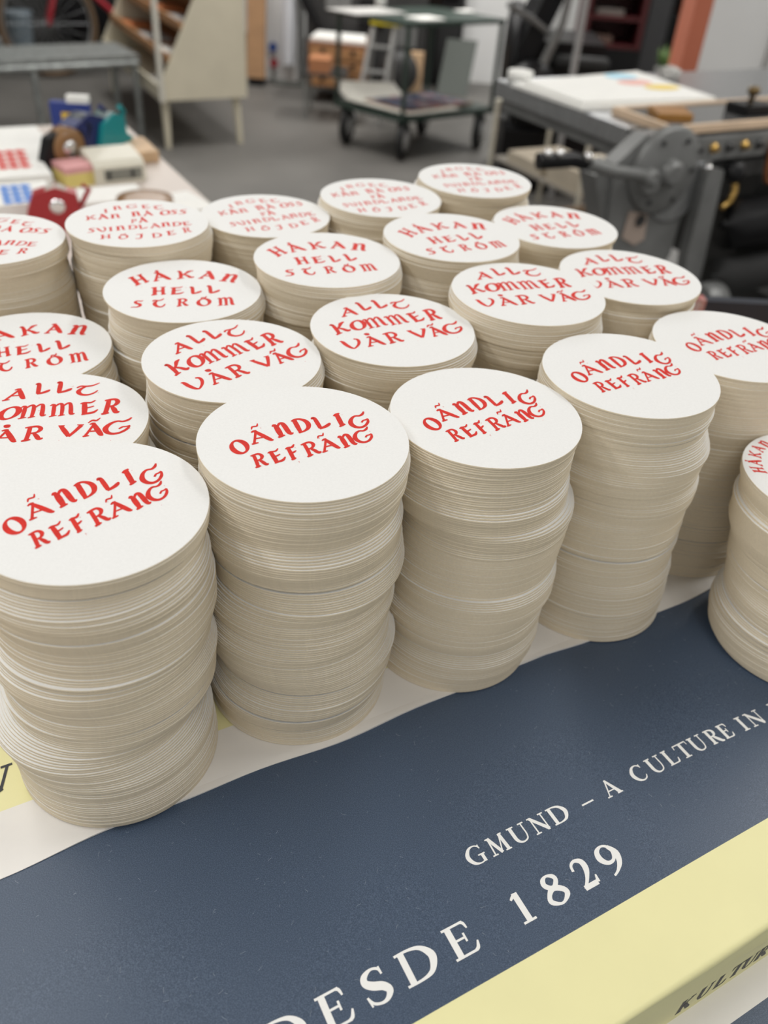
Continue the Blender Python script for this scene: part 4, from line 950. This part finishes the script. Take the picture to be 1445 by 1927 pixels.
# cream sheets curling on the lower deck
def curl(name, P0, ex_, ey_, z, lift, m, label, nx=16, ny=10):
    mb = MB(); vs = []
    for i in range(nx + 1):
        for j in range(ny + 1):
            a, b = i / nx, j / ny
            vs.append(P0 + ex_ * a + ey_ * b + Vector((0, 0, z + lift(a, b))))
    k = len(vs); vs += [p - Vector((0, 0, .006)) for p in vs]
    fs = []
    for i in range(nx):
        for j in range(ny):
            q_ = (i * (ny + 1) + j, (i + 1) * (ny + 1) + j, (i + 1) * (ny + 1) + j + 1, i * (ny + 1) + j + 1)
            fs.append(q_); fs.append(tuple(k + x for x in q_[::-1]))
    def edge(seq):
        for a, b in zip(seq, seq[1:]): fs.append((a, k + a, k + b, b))
    W_ = ny + 1
    edge([i * W_ for i in range(nx + 1)][::-1]); edge([nx * W_ + j for j in range(W_)][::-1]); edge([i * W_ + ny for i in range(nx + 1)]); edge([j for j in range(W_)])
    mb.add(vs, fs, 0, True)
    return tag(mb.build(name, m), label, 'paper')
ex_ = (trr - tf); ey_ = (tl - tf)
curl('paper_sheet', tf + ex_ * .02 + ey_ * .03, ex_ * .62, ey_ * 1.0, .2445, lambda a, b: .09 * (max(0, b - .82) / .18) ** 1.5 * (1 - a * .4) + .012 * (1 - a) ** 12, mat('cream_paper', (.86, .84, .76), .7), 'large cream sheets curling up on the lower trolley deck')
# colourful poster on top
def poster_material():
    m = mat('poster_print', (.4, .4, .42), .45)
    nt = m.node_tree; b = nt.nodes['Principled BSDF']; tc = nt.nodes.new('ShaderNodeTexCoord')
    n = nt.nodes.new('ShaderNodeTexNoise'); n.inputs['Scale'].default_value = 7; n.inputs['Detail'].default_value = 2
    cr = nt.nodes.new('ShaderNodeValToRGB'); e = cr.color_ramp
    e.elements[0].position = .32; e.elements[0].color = (.03, .03, .07, 1)
    e.elements[1].position = .48; e.elements[1].color = (.10, .12, .20, 1)
    for p, c_ in ((.54, (.38, .39, .43, 1)), (.60, (.35, .04, .035, 1)), (.66, (.5, .5, .54, 1))):
        x = e.elements.new(p); x.color = c_
    nt.links.new(tc.outputs['Object'], n.inputs['Vector']); nt.links.new(n.outputs['Fac'], cr.inputs[0]); nt.links.new(cr.outputs[0], b.inputs['Base Color'])
    return m
po = tf + ex_ * .13 + ey_ * .10
poq = [po, po + ex_ * .74 + ey_ * .06, po + ex_ * .76 + ey_ * .70, po + ex_ * .02 + ey_ * .66]
pb_ = tag(MB().prism([p + Vector((0, 0, .2455)) for p in poq], (0, 0, .008)).build('print_board', mat('brown_board', (.25, .13, .06), .7)), 'dark blue and red print on a brown board atop the trolley sheets', 'print')
cq = sum(poq, Vector((0, 0, 0))) / 4
MB().prism([cq + (p - cq) * .94 + Vector((0, 0, .2537)) for p in poq], (0, 0, .002)).build('print_face', poster_material(), pb_)
# things on the upper deck
def ondeck(px, py, ex2, ey2, h, nm, lb, m, cat='paper', z=.6945):
    c = gp(px, py, z); 
    return tag(MB().frame(c - ex2 / 2 - ey2 / 2, ex2, ey2, (0, 0, h)).build(nm, m), lb, cat)
eu = ex_.normalized(); ev = ey_.normalized()
ondeck(690, 22, ev * .22, eu * .34, .006, 'paper_sheet', 'white papers on the upper trolley deck', mat('greyish_paper', (.50, .49, .47), .7))
ondeck(800, 36, ev * .12, eu * .16, .008, 'paper_sheet', 'small white papers at the front of the upper trolley deck', M_paper)
ondeck(875, 22, ev * .07, eu * .10, .006, 'paper_sheet', 'small white card at the right end of the upper trolley deck', M_paper)
ondeck(836, 8, ev * .10, eu * .14, .10, 'ink_box', 'black box on the upper trolley deck', M_black, 'box')
c = gp(716, 14, .6945)
tag(MB().lathe((c.x, c.y, .7010), (0, 0, 1), [(.028, 0), (.03, .01), (.03, .10), (.012, .125), (.012, .15)], 20).build('bottle', mat('white_bottle', (.6, .6, .58), .4)), 'white bottle standing on the papers of the upper trolley deck', 'bottle')

# ------------------------------------------------------------------ drawers on a stand, ladder, panels behind the trolley
x0 = gy(578, 110, 6.3).x; x1 = gy(692, 110, 6.3).x; zt2 = gy(620, 84, 6.3).z; zb2 = .05
dw = thing('drawer_unit', Vector(((x0 + x1) / 2, 6.5, 0)), 'brown wooden drawer unit on a metal stand behind the trolley', 'drawers')
MB().box(x0, x1, 6.34, 6.75, .10, zt2).build('carcass', mat('drawer_brown', (.17, .075, .035), .6), dw)
nd = 3
for i in range(nd):
    z0_ = .11 + (zt2 - .12) * i / nd
    d_ = MB().box(x0 + .012, x1 - .012, 6.325, 6.3395, z0_, z0_ + (zt2 - .12) / nd - .012).build('drawer', M_wood, dw)
    for xx in (.25, .75):
        MB().lathe((x0 + (x1 - x0) * xx, 6.3245, z0_ + .05), (0, -1, 0), [(.016, 0), (.016, .008), (.01, .016)], 12).build('knob', M_black, d_)
for xx in (x0 + .02, x1 - .02):
    for yy in (6.36, 6.72):
        MB().tube([(xx, yy, 0), (xx, yy, .0995)], .014, 8).build('leg', M_galv, dw)
fs_ = gy(573, 225, 5.83); ft_ = gy(578, 128, 5.83)
sr = thing('steel_stool', Vector((fs_.x + .2, 6.0, 0)), 'thin grey metal stand with an orange box, left of the trolley', 'stand')
xs = (fs_.x, fs_.x + .24)
for xx in xs:
    for yy in (5.84, 6.12): MB().tube([(xx, yy, 0), (xx, yy, .26)], .009, 8).build('leg', M_galv, sr)
MB().box(xs[0] - .012, xs[1] + .012, 5.828, 6.132, .2602, .272).build('seat', M_darkgrey, sr)
tag(MB().box(xs[0] + .02, xs[0] + .15, 5.86, 6.05, .2725, .35).build('small_box', mat('orange_box', (.42, .18, .08), .6)), 'small orange box on the thin metal stand left of the trolley', 'box')
c1_ = gy(640, 82, 6.45)
tag(MB().prism([Vector((c1_.x - .2, 6.42, zt2 + .0005)), Vector((c1_.x + .18, 6.38, zt2 + .0005)), Vector((c1_.x + .16, 6.68, zt2 + .0005)), Vector((c1_.x - .18, 6.70, zt2 + .0005))], (0, 0, .02)).build('paper_stack', M_paper), 'pale papers on top of the brown drawer unit', 'paper')

la = thing('step_ladder', Vector((.0, 6.2, 0)), 'aluminium step ladder with a yellow top behind the trolley', 'ladder')
M_alu = mat('aluminium', (.42, .42, .41), .4, .5)
tA = gy(702, 52, 5.95); tB = gy(742, 55, 5.95)
bA = Vector((gy(668, 150, 5.82).x, 5.78, 0)); bB = Vector((gy(716, 150, 5.82).x, 5.78, 0))
tA = Vector((tA.x, 5.98, tA.z)); tB = Vector((tB.x, 5.98, tA.z))
for a, b in ((bA, tA), (bB, tB)):
    MB().tube([a, b], .016, 8).build('rail', M_alu, la)
    MB().tube([Vector((a.x + .05, 6.32, 0)), b + Vector((0, .03, -.02))], .014, 8).build('rear_rail', M_alu, la)
for k in (.3, .55, .8):
    p = bA.lerp(tA, k); q_ = bB.lerp(tB, k)
    MB().frame(p + Vector((.017, -.03, 0)), (q_.x - p.x - .034, 0, 0), (0, .06, 0), (0, 0, .012)).build('step', M_alu, la)
MB().box(tA.x - .02, tB.x + .04, 5.95, 6.06, tA.z + .017, tA.z + .045).build('top_tray', mat('yellow_plastic', (.62, .50, .01), .4), la)

x0 = gy(768, 90, 7.25).x; x1 = gy(866, 90, 7.25).x
dc = thing('dark_doorway_box', Vector(((x0 + x1) / 2, 7.4, 0)), 'tall black box standing in for a dark doorway behind the trolley', 'cabinet')
MB().box(x0, x1, 7.25, 7.47, 0, 1.4).build('body', M_black, dc)  # black box gives the darkness of a doorway as solid colour
MB().box((x0 + x1) / 2 + .01, x1 - .01, 7.236, 7.2495, .02, 1.38).build('door', M_rubber, dc)
g0 = gy(822, 160, 6.9).x; g1 = gy(880, 160, 6.9).x
tag(MB().frame((g0, 6.9, .002), (g1 - g0, 0, 0), (0, .03, 0), (.05, .22, gy(870, 77, 7.1).z)).build('panel_board', mat('grey_green_board', (.075, .085, .075), .7)), 'grey green board leaning by the dark doorway', 'board')
c = gy(783, 135, 6.66)
tag(MB().box(c.x - .045, c.x + .045, 6.64, 6.72, .0, c.z + .12).build('wood_post', M_palewood), 'short pale wooden post standing behind the trolley', 'wood post')
c = gy(750, 120, 6.52)
bl = thing('floor_fan', Vector((c.x, 6.6, 0)), 'small dark round fan standing behind the ladder', 'fan')
MB().lathe((c.x, 6.58, .19), (0, -1, 0), [(.13, -.05), (.14, 0), (.13, .03), (.05, .045), (.001, .05)], 24).build('cage', M_darkgrey, bl)
MB().box(c.x - .1, c.x + .1, 6.56, 6.68, 0, .045).build('foot', M_darkgrey, bl)
# dark arm hanging left of the trolley
a0 = gy(574, 5, 6.79); a1 = gy(604, 66, 6.79); a2 = gy(588, 74, 6.79)
am = thing('machine_arm', Vector((a1.x, 6.65, 0)), 'black machine with a bent arm between pillar and trolley', 'machine')
MB().tube([Vector((a0.x - .1, 6.8, 1.0)), a0, a1, a2 + Vector((-.02, 0, -.02))], [.03, .03, .026, .04], 10).build('arm', M_black, am)
MB().box(a1.x - .12, a1.x + .75, 6.90, 7.10, 0, 1.3).build('column', M_darkgrey, am)
for k in range(3):
    MB().box(a1.x + .02 + k * .24, a1.x + .2 + k * .24, 6.885, 6.8995, .5 - .1 * k, .66 - .08 * k).build('cover_plate', M_greymetal if k != 1 else M_black, am)

# ------------------------------------------------------------------ black platen press, pole, red cabinet, plants
px0 = gy(975, 60, 4.6)
bp_ = thing('platen_press', Vector((px0.x + .3, 4.9, 0)), 'black platen press behind the print stack with the ovals', 'printing press')
def bx(n_, x0_, x1_, y0_, y1_, z0_, z1_, m=M_black): MB().box(px0.x + x0_, px0.x + x1_, y0_, y1_, z0_, z1_).build(n_, m, bp_)
bx('base', .0, .5, 4.65, 5.25, 0, .30); bx('frame', .06, .46, 4.75, 5.2, .3005, .70)
pl_ = [(.03, .56), (.10, .62), (.32, 1.2), (.24, 1.22), (.02, .68)]
MB().prism([Vector((px0.x + x, 4.66, z)) for x, z in pl_], (0, .5, 0)).build('platen', M_black, bp_)
MB().lathe((px0.x + .02, 4.95, .58), (-1, 0, 0), [(.06, -.03), (.26, -.02), (.26, .03), (.06, .04)], 36).build('flywheel', M_black, bp_)
MB().lathe((px0.x + .1, 4.62, .50), (0, -1, 0), [(.03, -.03), (.13, -.02), (.13, .05), (.05, .07)], 28).build('gear', M_black, bp_)
MB().tube([(px0.x + .14, 4.62, .60), (px0.x + .20, 4.58, .80), (px0.x + .22, 4.58, 1.05)], [.025, .018, .018], 10).build('lever', M_greymetal, bp_)
lv0 = gy(957, 8, 4.5); lv1 = gy(1004, 38, 4.6)
MB().tube([lv0, lv1, Vector((px0.x + .16, 4.66, lv1.z - .06))], .014, 8).build('throw_lever', M_greymetal, bp_)
for k, z in ((0, .42), (1, .62)):
    MB().lathe((px0.x + .22, 4.70, z), (1, 0, 0), [(.02, -.02), (.035, 0), (.035, .24), (.02, .26)], 16).build('ink_roller', M_rubber, bp_)
c = gy(1081, 120, 4.55)
tag(MB().tube([(c.x, 4.55, 0), (c.x, 4.55, 2.9995)], .016, 12).build('pole', mat('pole_grey', (.36, .36, .36), .45)), 'grey metal pole between the black press and the red cabinet', 'pole')
y_ = 5.6
x0 = gy(1098, 60, y_).x; x1 = gy(1210, 60, y_).x
rc_ = thing('red_cabinet', Vector(((x0 + x1) / 2, y_ + .2, 0)), 'dark red open cabinet with black drawers below, top right', 'cabinet')
zs = gy(1150, 88, y_).z
MB().box(x0, x1, y_, y_ + .35, 0, zs - .01).build('drawer_block', M_black, rc_)
for i in range(4):
    d_ = MB().box(x0 + .012, x1 - .012, y_ - .012, y_ - .0005, .04 + i * .1, .13 + i * .1).build('drawer', M_rubber, rc_)
    MB().box((x0 + x1) / 2 - .03, (x0 + x1) / 2 + .03, y_ - .02, y_ - .0125, .08 + i * .1, .09 + i * .1).build('pull', M_darkgrey, d_)
for xx in (x0, x1 - .025): MB().box(xx, xx + .025, y_, y_ + .35, zs - .0095, 1.35).build('side_panel', M_darkred, rc_)
MB().box(x0 + .0255, x1 - .0255, y_ + .33, y_ + .35, zs - .0095, 1.35).build('back_panel', M_darkred, rc_)
for z in (zs - .0095, gy(1150, 38, y_).z, gy(1150, -20, y_).z): MB().box(x0 + .0255, x1 - .0255, y_ + .01, y_ + .3295, z, z + .02).build('shelf', M_darkred, rc_)
zz = gy(1150, 38, y_).z + .0205
tag(MB().box(x0 + .06, x1 - .12, y_ + .05, y_ + .26, zz, zz + .03).build('paper_stack', mat('warm_grey_paper', (.25, .22, .20), .8)), 'warm grey papers on the shelf of the dark red cabinet', 'paper')  # paper in one flat dark warm grey
tag(MB().box(x0 + .08, x1 - .16, y_ + .04, y_ + .26, zs + .011, zs + .05).build('paper_stack', mat('brownish_paper', (.16, .10, .08), .8)), 'brownish papers on the lowest shelf of the dark red cabinet', 'paper')
x0 = x1 + .005; x1 = gy(1256, 60, y_).x
gr = thing('grey_cabinet', Vector(((x0 + x1) / 2, y_ + .2, 0)), 'dark grey cabinet right of the dark red cabinet', 'cabinet')
MB().box(x0, x1, y_ + .02, y_ + .4, 0, 1.35).build('body', mat('charcoal_paint', (.035, .035, .038), .5), gr)
MB().box(x0 + .01, x1 - .01, y_ + .006, y_ + .0195, .02, 1.33).build('door', mat('charcoal_door', (.042, .042, .045), .5), gr)
x0 = x1 + .01; x1 = gy(1345, 60, y_).x
bs = thing('black_shelving', Vector(((x0 + x1) / 2, y_ + .3, 0)), 'black shelving in the gap beside the salmon partition end', 'shelving')
MB().box(x0, x1, y_ + .38, y_ + .4, 0, 1.35).build('back_panel', M_black, bs)
for xx in (x0, x1 - .02): MB().box(xx, xx + .02, y_ + .05, y_ + .3795, 0, 1.35).build('side_panel', M_black, bs)
for z in (.1, .42, .74, 1.06): MB().box(x0 + .0205, x1 - .0205, y_ + .05, y_ + .3795, z, z + .02).build('shelf', M_black, bs)
c = gy(1272, 6, y_)
tag(MB().box(x0 + .04, x1 - .04, y_ + .08, y_ + .3, 1.0805, 1.12).build('paper_stack', mat('grey_paper', (.3, .3, .29), .8)), 'grey papers on the top shelf of the black shelving', 'paper')
tag(MB().box(x0 + .06, x0 + .15, y_ + .08, y_ + .25, .7605, .85).build('small_box', mat('rust_box', (.3, .09, .03), .6)), 'rust coloured box on a shelf beside the salmon partition end', 'box')
# potted plant in front of the shelving
c = gp(1262, 128, .62)
pl2 = thing('potted_plant', Vector((c.x, c.y, 0)), 'small potted plant beside the salmon partition end', 'plant')
MB().lathe((c.x, c.y, 0), (0, 0, 1), [(.16, 0), (.16, .02), (.02, .03), (.02, .48), (.14, .485), (.14, .50)], 20).build('plant_stand', M_darkgrey, pl2)
MB().lathe((c.x, c.y, .5005), (0, 0, 1), [(.05, 0), (.075, .11), (.08, .115), (.065, .115)], 24).build('pot', mat('white_pot', (.6, .6, .57), .5), pl2)
rnd = random.Random(5); mb = MB()
for i in range(46):
    a = rnd.uniform(0, 6.28); l = rnd.uniform(.06, .14); e = rnd.uniform(.3, 1.4)
    b = Vector((c.x, c.y, .615)) + Vector((rnd.uniform(-.05, .05), rnd.uniform(-.05, .05), 0))
    d = Vector((math.cos(a) * math.cos(e), math.sin(a) * math.cos(e), math.sin(e))); s_ = d.cross(Vector((0, 0, 1))).normalized() * .018
    mb.add([b, b + d * l * .5 + s_, b + d * l, b + d * l * .5 - s_, b + d * l * .5 + Vector((0, 0, .003))], [(0, 1, 4), (1, 2, 4), (2, 3, 4), (3, 0, 4)])
mb.build('leaves', mat('leaf_green', (.12, .20, .06), .5), pl2)
